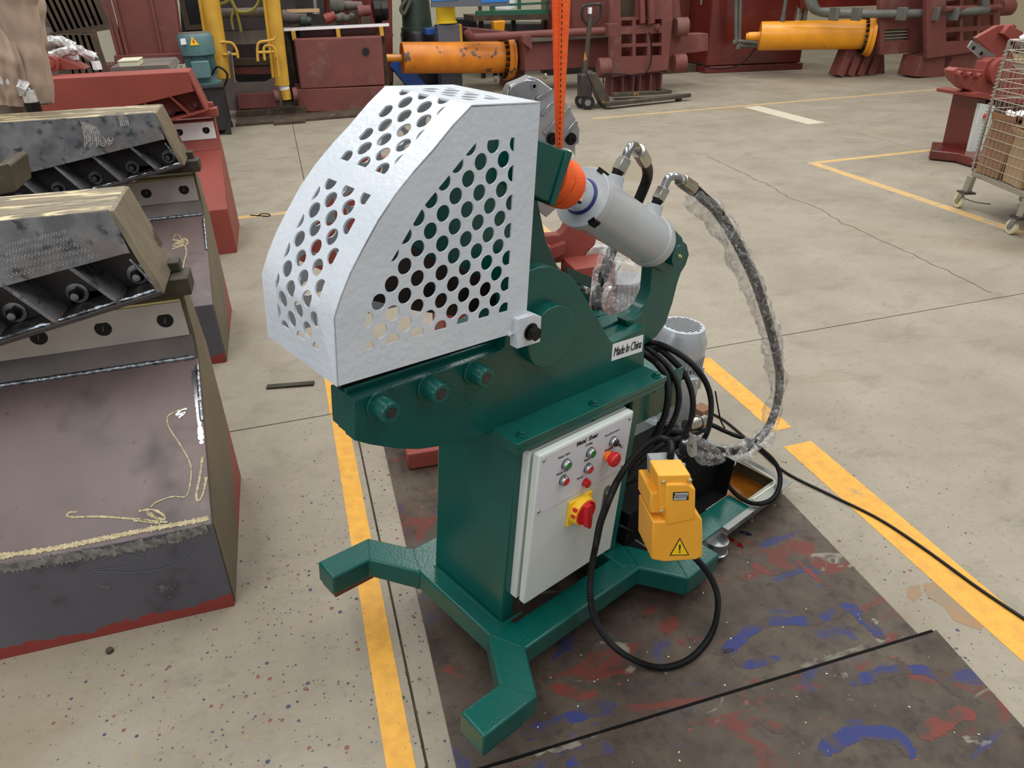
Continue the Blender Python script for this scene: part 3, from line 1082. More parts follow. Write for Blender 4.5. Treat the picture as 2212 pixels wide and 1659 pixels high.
# top sheet holes
tp0, tp1 = ss[10], ss[11]
rg = ccw([(tp0 + 0.035, GY + 0.05), (tp1 - 0.05, GY + 0.05), (tp1 - 0.05, yfar - 0.05), (tp0 + 0.035, yfar - 0.05)])
for i in range(-2, 20):
    for j in range(-2, 20):
        if (i + j) % 2: continue
        c = clip(circ(tp0 + 0.04 + i * pitch, GY + 0.06 + j * pitch, rf_), rg)
        if len(c) > 4 and area2(c) > rf_ * rf_ * 0.25: fr_holes.append(c)
me = flat_holes([(0, GY), (ss[-1], GY), (ss[-1], yfar), (0, yfar)], fr_holes, TH)
bm = bmesh.new()
bm.from_mesh(me)
for s_ in ss[1:-1]:
    bmesh.ops.bisect_plane(bm, geom=bm.verts[:] + bm.edges[:] + bm.faces[:], plane_co=(s_, 0, 0), plane_no=(1, 0, 0))
for v in bm.verts:
    s_ = min(max(v.co.x, 0), ss[-1])
    k = 0
    while k < len(ss) - 2 and s_ > ss[k + 1] + 1e-7: k += 1
    p, q = path[k], path[k + 1]
    t = (q - p).normalized()
    nrm = Vec((-t.y, t.x, 0))

    def nn(kk):
        tt = (path[kk + 1] - path[kk]).normalized()
        return Vec((-tt.y, tt.x, 0))
    if abs(s_ - ss[k + 1]) < 1e-5 and k < len(ss) - 2:
        nrm = (nrm + nn(k + 1)).normalized()
    elif abs(s_ - ss[k]) < 1e-5 and k > 0:
        nrm = (nrm + nn(k - 1)).normalized()
    c = p + t * (s_ - ss[k]) + nrm * v.co.z
    v.co = Vec((c.x, v.co.y, c.y))
bmesh.ops.recalc_face_normals(bm, faces=bm.faces)
bm.to_mesh(me)
bm.free()
mesh_obj('front_sheet', me, WHITE, guard, 32)
# bracket, bolt
bk = [my(u, v, 0.112) for u, v in ((1117, 690), (1137, 684), (1155, 678), (1170, 684), (1167, 739), (1117, 754))]
bko = MB().prism([(p.x, p.z) for p in bk], 'y', 0.112, 0.137).build('guard_bracket', WHITE, S, bevel=0.0015)
c = my(1146, 716, 0.112)
MB().cyl(c, c - Vec((0, 0.004, 0)), 0.021, n=28).cyl(c - Vec((0, 0.004, 0)), c - Vec((0, 0.021, 0)), 0.0175, n=6, ph=0.4).build('hex_bolt', BOXBLK, bko, bevel=0.0012)
wb = MB()
a0, a1 = my(1098, 722, GY - 0.001), my(1134, 712, GY - 0.001)
wb.tube([a0.lerp(a1, k / 14) for k in range(15)], 0.004, 7, sub=0, rf=lambda t, a_, p: 0.004 + 0.003 * noise.noise(p * 160))
wb.build('weld_bead', WHITE, bko)

# ------------------------------------------------------------------ control cabinet
YCAB = 0.060
q5 = lambda a, b: (1080 + a * .2894, 840 + b * .2894)
c1, c2 = my(*q5(298, 494), YCAB), my(*q5(1003, 172), YCAB)
c3, c4 = my(*q5(822, 1195), YCAB), my(*q5(180, 1612), YCAB)
bx0, bx1 = (c1.x + c4.x) / 2, (c2.x + c3.x) / 2
bz0, bz1 = (c3.z + c4.z) / 2, (c1.z + c2.z) / 2
MB().box(bx0 - 0.004, bx1 + 0.004, YCAB + 0.030, 0.24, bz0 + 0.002, bz1 - 0.002).build('cabinet_body', CABW, S, bevel=0.003)
MB().box(bx0, bx1, YCAB, YCAB + 0.024, bz0, bz1).build('cabinet_door', CABW, S, bevel=0.004)
MB().box(bx0 + 0.012, bx1 - 0.012, YCAB + 0.022, YCAB + 0.032, bz0 + 0.012, bz1 - 0.012).build('door_gasket', BLACK, S)
pn = [my(*q5(a, b), YCAB - 0.0012) for a, b in ((318, 500), (1000, 180), (938, 590), (258, 940))]
px0, px1 = bx0 + 0.006, bx1 - 0.006
pz1 = bz1 - 0.006
pz0 = (pn[2].z + pn[3].z) / 2
pan = MB().box(px0, px1, YCAB - 0.0015, YCAB, pz0, pz1).build('button_panel', PANELW, S, bevel=0.0004)
EX, EZ = Vec((1, 0, 0)), Vec((0, 0, 1))
for (a, b_) in ((px0 + .011, pz0 + .011), (px0 + .011, pz1 - .011), (px1 - .011, pz0 + .011), (px1 - .011, pz1 - .011)):
    MB().lathe((a, YCAB - 0.0014, b_), (0, -1, 0), [(0, 0.0065), (0.001, 0.0065), (0.002, 0.0055), (0.0035, 0.003)], n=16).build('panel_screw', CHROME, pan)


def ptext(s, a, b_, size, m=INK, w=0.9, **k):
    c_ = my(*q5(a, b_), YCAB - 0.0018)
    text(s, size, mat3(c_, EX, EZ), m, pan, font_w=w, **k)


ptext('Metal  Shear', 655, 378, 0.019, bold=0.0004)
ptext('Motor Start', 480, 498, 0.0105, INK, 0.9)
ptext('Cutting', 665, 412, 0.0105, INK, 0.9)
ptext('Manual/Automatic', 838, 328, 0.0100, INKG, 0.85)
ptext('Motor Stop', 466, 622, 0.0105, INK, 0.9)
ptext('Return', 652, 528, 0.0100, INK, 0.9)
ptext('Power', 598, 664, 0.0105, INK, 0.9)
ptext('Emergency', 815, 447, 0.0100, INK, 0.85)


def pbutton(a, b_, lens, name='push_button', label=None):
    c_ = my(*q5(a, b_), YCAB)
    o = MB()
    o.lathe(c_, (0, -1, 0), [(0, 0.0155), (0.0025, 0.0155)], n=28, mi=2)
    o.lathe(c_ - Vec((0, 0.0025, 0)), (0, -1, 0), [(0, 0.0145), (0.006, 0.0145), (0.012, 0.0120), (0.0125, 0.0112)], n=32, mi=0)
    o.lathe(c_ - Vec((0, 0.010, 0)), (0, -1, 0), [(0, 0.0105), (0.0045, 0.0105), (0.0052, 0.0095)], n=28, mi=1)
    r = o.build(name, [STEEL, lens, BLACKP], pan)
    if label: r['label'] = label


pbutton(486, 557, GRNPL, label='green motor start button')
pbutton(668, 470, GRNPL, label='green cutting button')
pbutton(468, 676, REDPL, label='red motor stop button')
pbutton(650, 587, REDPL, label='red return button')
c_ = my(*q5(632, 694), YCAB)
o_ = MB().lathe(c_, (0, -1, 0), [(0, 0.0135), (0.003, 0.0135), (0.0032, 0.0125), (0.010, 0.0125), (0.015, 0.0115), (0.0165, 0.009)], n=28).build('indicator_lamp', REDLENS, pan)
o_['label'] = 'dark red power lamp'
# selector
c_ = my(*q5(838, 388), YCAB)
o = MB()
o.lathe(c_, (0, -1, 0), [(0, 0.0155), (0.0025, 0.0155)], n=28, mi=1)
o.lathe(c_ - Vec((0, 0.0025, 0)), (0, -1, 0), [(0, 0.0148), (0.006, 0.0148), (0.011, 0.0125)], n=32, mi=0)
o.lathe(c_ - Vec((0, 0.012, 0)), (0, -1, 0), [(0, 0.011), (0.006, 0.010)], n=24, mi=1)
k_ = c_ - Vec((0, 0.020, 0))
dk = Vec((0.75, 0, -0.66)).normalized()
o.obox(k_ + dk * 0.004, dk * 0.016, Vec((dk.z, 0, -dk.x)) * 0.0032, Vec((0, 1, 0)) * 0.008, mi=1)
o.obox(k_ + dk * 0.012 - Vec((0, 0.0081, 0)), dk * 0.006, Vec((dk.z, 0, -dk.x)) * 0.0008, Vec((0, 1, 0)) * 0.0004, mi=2)
o.build('selector_switch', [STEEL, BLACKP, STICK], pan)['label'] = 'black two-way selector in a silver ring'
# emergency stop
c_ = my(*q5(795, 493), YCAB)
o = MB()
o.lathe(c_, (0, -1, 0), [(0, 0.0165), (0.016, 0.0165)], n=32, mi=0)
o.lathe(c_ - Vec((0, 0.014, 0)), (0, -1, 0), [(0, 0.014), (0.006, 0.0175), (0.010, 0.0205), (0.020, 0.0205), (0.0235, 0.0185), (0.0237, 0.0145), (0.0229, 0.0135), (0.0241, 0.0125), (0.0245, 0.006), (0.0235, 0.003)], n=40, mi=1)
for k in range(24):
    a = 2 * PI * k / 24
    q = c_ + Vec((math.cos(a) * 0.0205, -0.029, math.sin(a) * 0.0205))
    o.obox(q, Vec((math.cos(a), 0, math.sin(a))) * 0.001, Vec((-math.sin(a), 0, math.cos(a))) * 0.0013, Vec((0, 1, 0)) * 0.005, mi=1)
o.build('emergency_stop', [ORPL, REDPL], pan)['label'] = 'red mushroom stop button on an orange collar'
# main switch
mcen = (my(*q5(527, 848), YCAB - .006) + my(*q5(688, 772), YCAB - .006) + my(*q5(508, 1030), YCAB - .006)) / 3
tl, tr, bl_ = my(*q5(527, 848), YCAB - .008), my(*q5(690, 771), YCAB - .008), my(*q5(510, 1030), YCAB - .008)
sx0, sx1 = tl.x, tr.x
sz1, sz0 = (tl.z + tr.z) / 2, bl_.z
sw = MB()
sw.box(sx0, sx1, YCAB - 0.008, YCAB, sz0, sz1, mi=0)
cx_, cz_ = (sx0 + sx1) / 2 + 0.002, (sz0 + sz1) / 2
cc = Vec((cx_, YCAB - 0.008, cz_))
R1 = (sx1 - sx0) * 0.46
swo = sw.build('main_switch', [YELPL], S, bevel=0.0015)
swo['label'] = 'yellow main switch with a red rotary handle'
MB().lathe(cc, (0, -1, 0), [(0, R1 * 1.06), (0.004, R1 * 1.06), (0.012, R1), (0.020, R1 * 0.98)], n=44).build('switch_collar', YELPL, swo)
h_ = MB()
h_.lathe(cc - Vec((0, 0.0195, 0)), (0, -1, 0), [(0, R1 * 0.90), (0.0042, R1 * 0.90), (0.0045, R1 * 0.80), (0.001, R1 * 0.78)], n=44)
dk = Vec((0.20, 0, -0.98)).normalized()
dn = Vec((dk.z, 0, -dk.x))
kc = cc - Vec((0, 0.030, 0))
out = [(-0.86, -0.30), (-0.86, 0.30), (-0.1, 0.40), (0.55, 0.42), (1.22, 0.20), (1.30, 0.0), (1.22, -0.20), (0.55, -0.42), (-0.1, -0.40)]
A_ = [kc + dk * (a * R1) + dn * (b_ * R1) + Vec((0, 0.012, 0)) for a, b_ in out]
B_ = [kc + dk * (a * R1) + dn * (b_ * R1 * 0.6) - Vec((0, 0.006, 0)) for a, b_ in out]
h_.loft(A_, B_)
h_.build('rotary_handle', REDPL, swo, bevel=0.002)
for k, (dz, s_) in enumerate(((0.004, 'OFF'), (-0.014, 'ON'))):
    q = Vec((sx0 + 0.008, YCAB - 0.0215, cz_ + dz))
    c0 = my(*q5((565, 552)[k], (908, 955)[k]), YCAB - 0.022)
    MB().box(c0.x - 0.004, c0.x + 0.004, c0.y - 0.004, c0.y + 0.008, c0.z - 0.004, c0.z + 0.004).build('position_window', REDPL, swo)
# door latch
l0, l1 = my(*q5(800, 722), YCAB - .002), my(*q5(775, 945), YCAB - .002)
lc = (l0 + l1) / 2
hz = abs(l0.z - l1.z) / 2


def capsule(cx, cz, w, h, n=10):
    return [(cx + w * math.cos(PI * k / n), cz + h - w + w * math.sin(PI * k / n)) for k in range(n + 1)] + [(cx - w * math.cos(PI * k / n), cz - h + w - w * math.sin(PI * k / n)) for k in range(n + 1)]


lt = MB().prism(capsule(lc.x, lc.z, 0.0125, hz), 'y', YCAB - 0.003, YCAB).build('door_latch', STEEL, S, bevel=0.001)
MB().prism(capsule(lc.x + 0.001, lc.z - 0.008, 0.0075, hz * 0.72), 'y', YCAB - 0.0065, YCAB - 0.003).build('latch_flap', STEEL, lt, bevel=0.0015)

# ------------------------------------------------------------------ power unit
tx0, tx1, ty0, ty1, tzt = 0.66, 1.415, -0.066, 0.56, 0.087
tk = MB()
tk.box(tx0, tx1, ty0 + 0.012, ty0 + 0.016, 0.020, tzt).box(tx0, tx1, ty1 - 0.004, ty1, 0.020, tzt).box(tx0, tx0 + 0.004, ty0 + 0.012, ty1, 0.020, tzt).box(tx1 - 0.004, tx1, ty0 + 0.012, ty1, 0.020, tzt)
tank = tk.box(tx0, tx1, ty0 + 0.012, ty1, 0.019, 0.022).build('oil_tank', GALV, S)
MB().box(tx0 + 0.3, tx1 + 0.012, ty0 - 0.012, ty0 + 0.042, tzt, tzt + 0.003).build('tank_rim', GALV, tank)
MB().box(tx1 - 0.040, tx1 + 0.012, ty0 + 0.042, ty1, tzt, tzt + 0.003).build('tank_rim', GALV, tank)
MB().tube([Vec((1.19, ty0 + 0.028, tzt + 0.004)), Vec((1.28, ty0 + 0.026, tzt + 0.004)), Vec((1.36, ty0 + 0.03, tzt + 0.004)), Vec((1.385, ty0 + 0.08, tzt + 0.004)), Vec((1.395, ty0 + 0.3, tzt + 0.004))], 0.004, 8).build('gasket', CREAM, tank)
MB().box(tx1 - 0.0065, tx1 - 0.0042, ty0 + 0.02, ty1 - 0.01, 0.023, tzt - 0.002).build('inner_wall', OLIVE, tank)
MB().box(tx0 + 0.01, tx1 - 0.01, ty0 + 0.02, ty1 - 0.01, 0.0225, 0.025).build('oil_film', OIL, tank)
MB().lathe((0.93, ty0 + 0.010, 0.004), (0, 0, 1), [(0, 0.05), (0.006, 0.05), (0.008, 0.046), (0.05, 0.045)], n=36).build('drain_cup', STEEL, tank)
MB().cyl((1.15, ty0 - 0.006, 0.09), (1.15, ty0 - 0.006, 0.035), 0.0035, n=10).cyl((1.15, ty0 - 0.006, 0.035), (1.15, ty0 - 0.006, 0.029), 0.008, n=6).build('rim_bolt', STEEL, tank)
MB().box(0.60, 1.146, -0.055, 0.037, 0.0795, 0.0905).build('tank_support', GREEN, S, bevel=0.002)
MB().box(0.60, 1.146, 0.44, 0.53, 0.0795, 0.0905).build('tank_support', GREEN, S, bevel=0.002)
MB().box(0.62, 1.150, 0.045, 0.55, 0.079, 0.083).box(1.146, 1.150, 0.045, 0.40, 0.083, 0.235).box(0.60, 1.146, 0.10, 0.40, 0.083, 0.22).build('interior_shade_block', MATTB, S, bevel=0.002)  # matt black box standing in for the deep shade behind cables and pedal
MB().box(1.15, 1.42, 0.30, 0.60, 0.079, 0.090).box(1.17, 1.40, 0.34, 0.58, 0.09, 0.185).build('motor_pedestal', GREYM, S, bevel=0.003)
MX, MY = 1.292, 0.457
mo = MB()
mo.lathe((MX, MY, 0.185), (0, 0, 1), [(0, 0.125), (0.012, 0.125), (0.013, 0.100), (0.04, 0.088), (0.06, 0.084), (0.31, 0.084)], n=48)
motor = mo.build('electric_motor', GREYM, S, bevel=0.001)
for k in range(40):
    a = 2 * PI * k / 40
    d_ = Vec((math.cos(a), math.sin(a), 0))
    t_ = Vec((-d_.y, d_.x, 0))
    MB().obox(Vec((MX, MY, 0.355)) + d_ * 0.095, d_ * 0.013, t_ * 0.0018, Vec((0, 0, 0.130))).build('cooling_fin', GREYM, motor)
fc = MB().lathe((MX, MY, 0.445), (0, 0, 1), [(0, 0.103), (0.045, 0.104), (0.047, 0.1065), (0.098, 0.1065), (0.128, 0.094), (0.150, 0.090), (0.152, 0.088)], n=56).build('fan_cover', GREYM, motor, bevel=0.0008)
vs = MB()
for i in range(-11, 12):
    for j in range(-8, 9):
        x_, y_ = i * 0.0078 + (0.0039 if j % 2 else 0), j * 0.0105
        if x_ * x_ + y_ * y_ < 0.074 ** 2:
            vs.box(MX + x_ - 0.0026, MX + x_ + 0.0026, MY + y_ - 0.0034, MY + y_ + 0.0034, 0.5968, 0.5976)
vo_ = vs.build('grille_slots', BLACK, motor)
vo_['kind'] = 'stuff'
tb0 = Vec((1.18, 0.33, 0.34))
tdir = Vec((-0.45, -0.89, 0)).normalized()
tsid = Vec((0.89, -0.45, 0)).normalized()
MB().obox(Vec((MX, MY, 0.33)) + tdir * 0.115 - tsid * 0.03, tsid * 0.062, tdir * 0.028, Vec((0, 0, 0.10))).build('terminal_box', GREYM, motor, bevel=0.006)
for k in range(4):
    q = Vec((MX, MY, 0.33)) + tdir * 0.1435 + tsid * (0.048 * (1 if k % 2 else -1) - 0.03) + Vec((0, 0, 0.082 * (1 if k < 2 else -1)))
    MB().lathe(q, tdir, [(0, 0.005), (0.004, 0.004)], n=12).build('cover_screw', CHROME, motor)
MB().obox(Vec((MX, MY, 0.36)) + tsid * 0.115, tsid * 0.014, tdir * 0.022, Vec((0, 0, 0.05))).build('side_lug', GREYM, motor, bevel=0.004)
# pressure gauge and valve
gc = my(1493, 966, 0.10)
gd_ = ((MF.c - gc).normalized() * 0.62 + (MF.R @ R_).normalized() * 0.76).normalized()
ga_ = MB().lathe(gc - gd_ * 0.034, gd_, [(0, 0.025), (0.004, 0.030), (0.030, 0.030), (0.031, 0.0345), (0.037, 0.0345), (0.038, 0.030)], n=40).build('pressure_gauge', STEEL, S)
MB().lathe(gc + gd_ * 0.0012, gd_, [(0, 0.0295), (0.0012, 0.0295)], n=36).build('gauge_face', STICK, ga_)
gx = gd_.cross(Vec((0, 0, 1))).normalized()
MB().bar(gc + gd_ * 0.004 - gx * 0.006 - Vec((0, 0, 0.008)), gc + gd_ * 0.004 + gx * 0.012 + Vec((0, 0, 0.018)), 0.0018).build('gauge_needle', INK, ga_)
vc = my(1506, 912, 0.22)
MB().lathe(vc, Vec((1, -0.12, 0.0)), [(-0.06, 0.026), (0.0, 0.026), (0.002, 0.030), (0.026, 0.030), (0.028, 0.020), (0.05, 0.020)], n=32).build('solenoid_valve', ZINC, S)
MB().box(vc.x + 0.01, vc.x + 0.07, vc.y - 0.01, vc.y + 0.04, vc.z + 0.02, vc.z + 0.045).build('valve_plug', CARD, S, bevel=0.002)


def cable(pts, r=0.0095, name='cable', parent=S, corr=(0.0052, 0.0011), m=BLACK, n=9):
    return MB().tube(pts, r, n, sub=10, corr=corr).build(name, m, parent, ang=60)


q6 = lambda a, b: (1260 + a * .2773, 660 + b * .2773)


def cab_path(lst, q=q6):
    return [my(*q(a, b), y) for a, b, y in lst]


cable(cab_path([(440, 330, .30), (530, 290, .24), (660, 330, .20), (780, 400, .17), (880, 490, .15), (960, 610, .14), (995, 740, .13), (990, 880, .12), (960, 1000, .12), (900, 1090, .12), (800, 1190, .14), (730, 1235, .16)]))
cable(cab_path([(440, 335, .30), (590, 345, .22), (690, 420, .19), (780, 520, .17), (835, 640, .15), (855, 760, .14), (840, 880, .14), (790, 1000, .14), (720, 1110, .16), (650, 1180, .18)]))
cable(cab_path([(430, 330, .30), (490, 335, .25), (580, 400, .19), (660, 480, .17), (720, 580, .15), (745, 690, .14), (735, 800, .14), (700, 900, .14), (640, 1000, .16), (560, 1080, .2)]))
cable(cab_path([(430, 350, .30), (475, 375, .22), (560, 440, .17), (620, 510, .15), (655, 600, .13), (660, 720, .12), (640, 840, .12), (600, 940, .13), (540, 1040, .16), (460, 1120, .2)]), r=0.0105)
cable(cab_path([(520, 1150, .2), (640, 1080, .15), (760, 1030, .15), (880, 990, .2), (960, 960, .25)]))
cable(cab_path([(330, 1390, .14), (430, 1345, .12), (520, 1290, .13), (640, 1180, .15), (720, 1100, .2)]), r=0.008)
cable(cab_path([(330, 1340, .14), (420, 1230, .12), (540, 1130, .13), (680, 1040, .15)]), r=0.009)
cable(cab_path([(250, 1700, .13), (340, 1740, .1), (440, 1800, .12), (520, 1850, .16)]), r=0.005, corr=None)
q8 = lambda a, b: (1480 + a * .1688, 900 + b * .1688)
zz_ = [(480, 170, .21), (600, 225, .19), (730, 270, .175), (860, 330, .17), (970, 415, .16), (1110, 540, .15), (1190, 660, .135), (1217, 800, .12), (1190, 950, .11), (1100, 1065, .105), (950, 1115, .103), (800, 1090, .103), (650, 990, .105), (530, 850, .12), (475, 700, .14), (455, 600, .16)]
cable([my(*q8(250, 90), .22), my(*q8(350, 110), .21)] + [mz(*q8(a, b), z) for a, b, z in zz_], r=0.0085)
cable([my(1545, 845, .4), my(1556, 905, .35), my(1566, 925, .33)], r=0.0035, corr=None)

# ------------------------------------------------------------------ foot pedal on its cable
PD = 2.02
dr = rayd(1447, 1112).normalized()
PC = CAM + dr * PD
aw = Vec((dr.x, dr.y, 0)).normalized()
rt = Vec((aw.y, -aw.x, 0))
a25 = math.radians(24)
PX = (rt * math.cos(a25) + aw * math.sin(a25)).normalized()
PZ = Vec((0, 0, 1))
roll = math.radians(5.5)
PY = PZ.cross(PX).normalized()
PX, PZ = (PX * math.cos(roll) + PZ * math.sin(roll)), (PZ * math.cos(roll) - PX * math.sin(roll))
pitch_ = math.radians(-4)
PM = Matrix(((PX.x, PY.x, PZ.x, PC.x), (PX.y, PY.y, PZ.y, PC.y), (PX.z, PY.z, PZ.z, PC.z), (0, 0, 0, 1)))
PED = thing('foot_pedal', 'yellow foot pedal switch with a warning triangle, hanging on a black cable', 'foot pedal', M=PM)
PF = Frame(PM)
pk = lambda u, v, y=-0.045: PF.y(u, v, y)
Q7 = lambda a, b: (1250 + a * .3375, 920 + b * .3375)


def ppoly(lst, y):
    o = []
    for a, b in lst:
        p = pk(*Q7(a, b), y)
        o.append((p.x, p.z))
    return o


hood = ppoly([(475, 615), (555, 612), (740, 540), (793, 602), (795, 836), (752, 858), (548, 872), (467, 857)], -0.045)
hb = MB()
frontL = [Vec((a, -0.045, b)) for a, b in hood]
# left flank recedes: chamfer the two upper corners of the front, keep the flat middle
low = hb.prism(hood, 'y', -0.045, 0.075).build('pedal_hood', PEDAL, PED, bevel=0.005, seg=3)
up = ppoly([(508, 325), (718, 318), (724, 385), (750, 402), (748, 548), (560, 580), (556, 372), (520, 372)], -0.047)
MB().prism(ppoly([(560, 376), (700, 372), (750, 405), (747, 600), (560, 640)], -0.047), 'y', -0.047, 0.03).build('pedal_cover', PEDAL, PED, bevel=0.005, seg=3)
MB().prism(ppoly([(508, 318), (716, 312), (726, 372), (742, 395), (600, 420), (575, 560), (520, 560)], -0.040), 'y', -0.040, 0.030).build('pedal_cover', PEDAL, PED, bevel=0.004, seg=3)
MB().prism(ppoly([(462, 430), (530, 426), (530, 560), (458, 560)], -0.030), 'y', -0.030, 0.075).build('hood_step', PEDAL, PED, bevel=0.004)
MB().prism(ppoly([(520, 322), (706, 310), (712, 560), (520, 560)], -0.02), 'y', 0.030, 0.085).build('switch_housing', PEDG, PED, bevel=0.003)
hs_ = [pk(*Q7(a, b), 0.085) for a, b in ((448, 262), (688, 244), (686, 420), (444, 440))]
MB().prism([(p.x, p.z) for p in hs_], 'y', 0.085, 0.095).build('housing_plate', PEDG, PED, bevel=0.004)
gp = pk(*Q7(585, 275), 0.058)
MB().lathe(gp - Vec((0, 0, 0.015)), (0, 0, 1), [(0, 0.020), (0.015, 0.019), (0.016, 0.0145), (0.030, 0.0145), (0.031, 0.012), (0.044, 0.012)], n=28).build('cable_gland', BLACKP, PED)
for a, b in ((545, 358), (712, 348), (532, 545)):
    p = pk(*Q7(a, b), -0.043)
    MB().lathe(p + Vec((0, 0.004, 0)), (0, -1, 0), [(0, 0.006), (0.006, 0.006), (0.008, 0.004)], n=14).build('cover_screw', BRASS, PED)
pl = [pk(*Q7(a, b), -0.0476) for a, b in ((604, 426), (705, 422), (704, 474), (603, 478))]
lo_ = MB().loft([p for p in pl], [p + Vec((0, 0.001, 0)) for p in pl]).build('rating_label', INK, PED)
lo_['label'] = 'small black rating label'
px_ = (pl[1] - pl[0]).normalized()
pz_ = Vec((-px_.z, 0, px_.x))
wl, hl = (pl[1] - pl[0]).length, (pl[3] - pl[0]).length
pc_ = (pl[0] + pl[2]) / 2
rows = MB()
for r_i in range(5):
    xk = -wl * 0.42
    random.seed(r_i + 3)
    while xk < wl * 0.40:
        cw = random.uniform(0.0008, 0.0022) * (1.4 if r_i in (0, 4) else 1)
        q = pc_ + px_ * (xk + cw / 2) + pz_ * (hl * (0.34 - 0.17 * r_i)) - Vec((0, 0.0006, 0))
        rows.obox(q, px_ * cw / 2, Vec((0, 1, 0)) * 0.0003, pz_ * hl * (0.05 if r_i in (0, 4) else 0.03))
        xk += cw + random.uniform(0.0004, 0.001)
ro = rows.build('lettering', STICK, lo_)
ro['kind'] = 'stuff'
tri = [pk(*Q7(a, b), -0.0456) for a, b in ((648, 716), (708, 828), (582, 830))]
cen = (tri[0] + tri[1] + tri[2]) / 3
so = MB().loft(tri, [p + Vec((0, 0.001, 0)) for p in tri]).build('warning_sign', INK, PED)
so['label'] = 'yellow warning triangle with an exclamation mark'
t2 = [cen + (p - cen) * 0.84 - Vec((0, 0.0005, 0)) for p in tri]
MB().loft(t2, [p + Vec((0, 0.001, 0)) for p in t2]).build('sign_field', SIGNY, so)
up_ = (tri[0] - (tri[1] + tri[2]) / 2).normalized()
sd = (tri[1] - tri[2]).normalized()
ek = MB()
A_ = [cen + up_ * 0.018 - sd * 0.0028, cen + up_ * 0.018 + sd * 0.0028, cen - up_ * 0.0035 + sd * 0.0013, cen - up_ * 0.0035 - sd * 0.0013]
A_ = [p - Vec((0, 0.0012, 0)) for p in A_]
ek.loft(A_, [p + Vec((0, 0.0005, 0)) for p in A_])
ek.cyl(cen - up_ * 0.0085 - Vec((0, 0.0012, 0)), cen - up_ * 0.0085 - Vec((0, 0.0006, 0)), 0.0025, n=16)
ek.build('exclamation_mark', INK, so)
inv = PM.inverted()
mw = lambda u, v, y: MM @ my(u, v, y)
g_w = PM @ (gp + Vec((0, 0, 0.028)))


def onray(u, v, dist): return CAM + rayd(u, v).normalized() * dist


wz = lambda u, v, z: W.z(u, v, z)
cp = [g_w, g_w + Vec((0, 0, 0.035)), onray(1447, 957, 2.03), onray(1430, 947, 2.03), onray(1406, 954, 2.02), onray(1381, 974, 2.0), onray(1357, 1003, 1.99), onray(1333, 1040, 1.99), wz(1313, 1086, .60), wz(1297, 1129, .51), wz(1288, 1173, .42), wz(1279, 1220, .37), wz(1275, 1285, .29), wz(1289, 1345, .17), wz(1328, 1398, .075), wz(1384, 1432, .025), wz(1440, 1441, .018), wz(1497, 1418, .018), wz(1540, 1362, .03), wz(1551, 1295, .10), wz(1534, 1245, .20), wz(1505, 1208, .31), wz(1475, 1180, .40)]
for p in []: print('cab', tuple(round(q, 2) for q in p), round((p - CAM).length, 2))
cp = [inv @ p for p in cp]
cable(cp, r=0.0095, parent=PED, corr=(0.005, 0.0009))

# ------------------------------------------------------------------ orange sling
SL = thing('lifting_sling', 'bright orange webbing sling hanging from above and wrapped round the cylinder rod', 'sling', loc=tuple(MM @ (rod0 - ax * 0.04)))
foot = MM @ (rod0 - ax * 0.02 + Vec((-0.02, -0.03, 0.10)))
fy = foot.y
tp_ = W.y(1214, -60, fy)
so_ = tp_.z
for k, (u0, u1, v0, v1, yy, mt) in enumerate(((1192, 1207, 1201, 1207, 0.0, ORWEBD), (1196, 1216, 1202, 1211, -0.004, ORWEB), (1210, 1222, 1205, 1213, 0.004, ORWEBD), (1214, 1236, 1206, 1214, -0.010, ORWEB))):
    b0, b1, t0, t1 = W.y(v0, 335, fy + yy), W.y(v1, 335, fy + yy), W.y(u0 - 1, -80, fy + yy), W.y(u1 + 1, -80, fy + yy)
    A_ = [b0, b1, b1 + Vec((0, 0.003, 0)), b0 + Vec((0, 0.003, 0))]
    B_ = [t0, t1, t1 + Vec((0, 0.003, 0)), t0 + Vec((0, 0.003, 0))]
    MB().loft(A_, B_).build('webbing_strap', mt, SL)
    if k == 3:
        st_ = MB()
        for j in range(34):
            t = j / 34
            c0 = (b0.lerp(b1, 0.28)).lerp(t0.lerp(t1, 0.1), t) + Vec((0, -0.0006, 0))
            c1_ = (b0.lerp(b1, 0.28)).lerp(t0.lerp(t1, 0.1), t + 0.016) + Vec((0, -0.0006, 0))
            st_.bar(c0, c1_, 0.0016)
        o_ = st_.build('stitching', INK, SL)
        o_['kind'] = 'stuff'
rw_ = MM.to_3x3() @ ax
for k in range(5):
    cw = MM @ (rod0 - ax * (0.068 - 0.015 * k))
    x_, y_, d_ = basis((rw_ + Vec((0.10 * math.sin(k * 2.1), 0.10 * math.cos(k * 1.7), 0.12 * (k % 2)))).normalized())
    rr = 0.053 + 0.004 * (k % 2)
    n_ = 40
    vs_, fs_ = [], []
    for i in range(n_):
        a = 2 * PI * i / n_
        e_ = x_ * math.cos(a) + y_ * math.sin(a)
        for (dd_, r2) in ((-0.016, rr), (0.016, rr), (0.016, rr + 0.003), (-0.016, rr + 0.003)):
            vs_.append(cw + e_ * r2 + d_ * dd_)
    for i in range(n_):
        for j in range(4):
            fs_.append((i * 4 + j, i * 4 + (j + 1) % 4, ((i + 1) % n_) * 4 + (j + 1) % 4, ((i + 1) % n_) * 4 + j))
    MB().add(vs_, fs_).build('webbing_wrap', ORWEB if k % 2 else ORWEBD, SL)
# the two strands climbing from the wrap to the strap
a_, b_ = W.y(1204, 340, fy), MM @ (rod0 - ax * 0.03 + Vec((0, -0.052, 0)))


# ================================================================== shop objects
def plane(u, v, p0, n):
    d = rayd(u, v)
    p0, n = Vec(p0), Vec(n)
    return CAM + d * ((p0 - CAM).dot(n) / d.dot(n))


def pxy(lst, y):
    return [((q := W.y(u, v, y)).x, q.z) for u, v in lst]


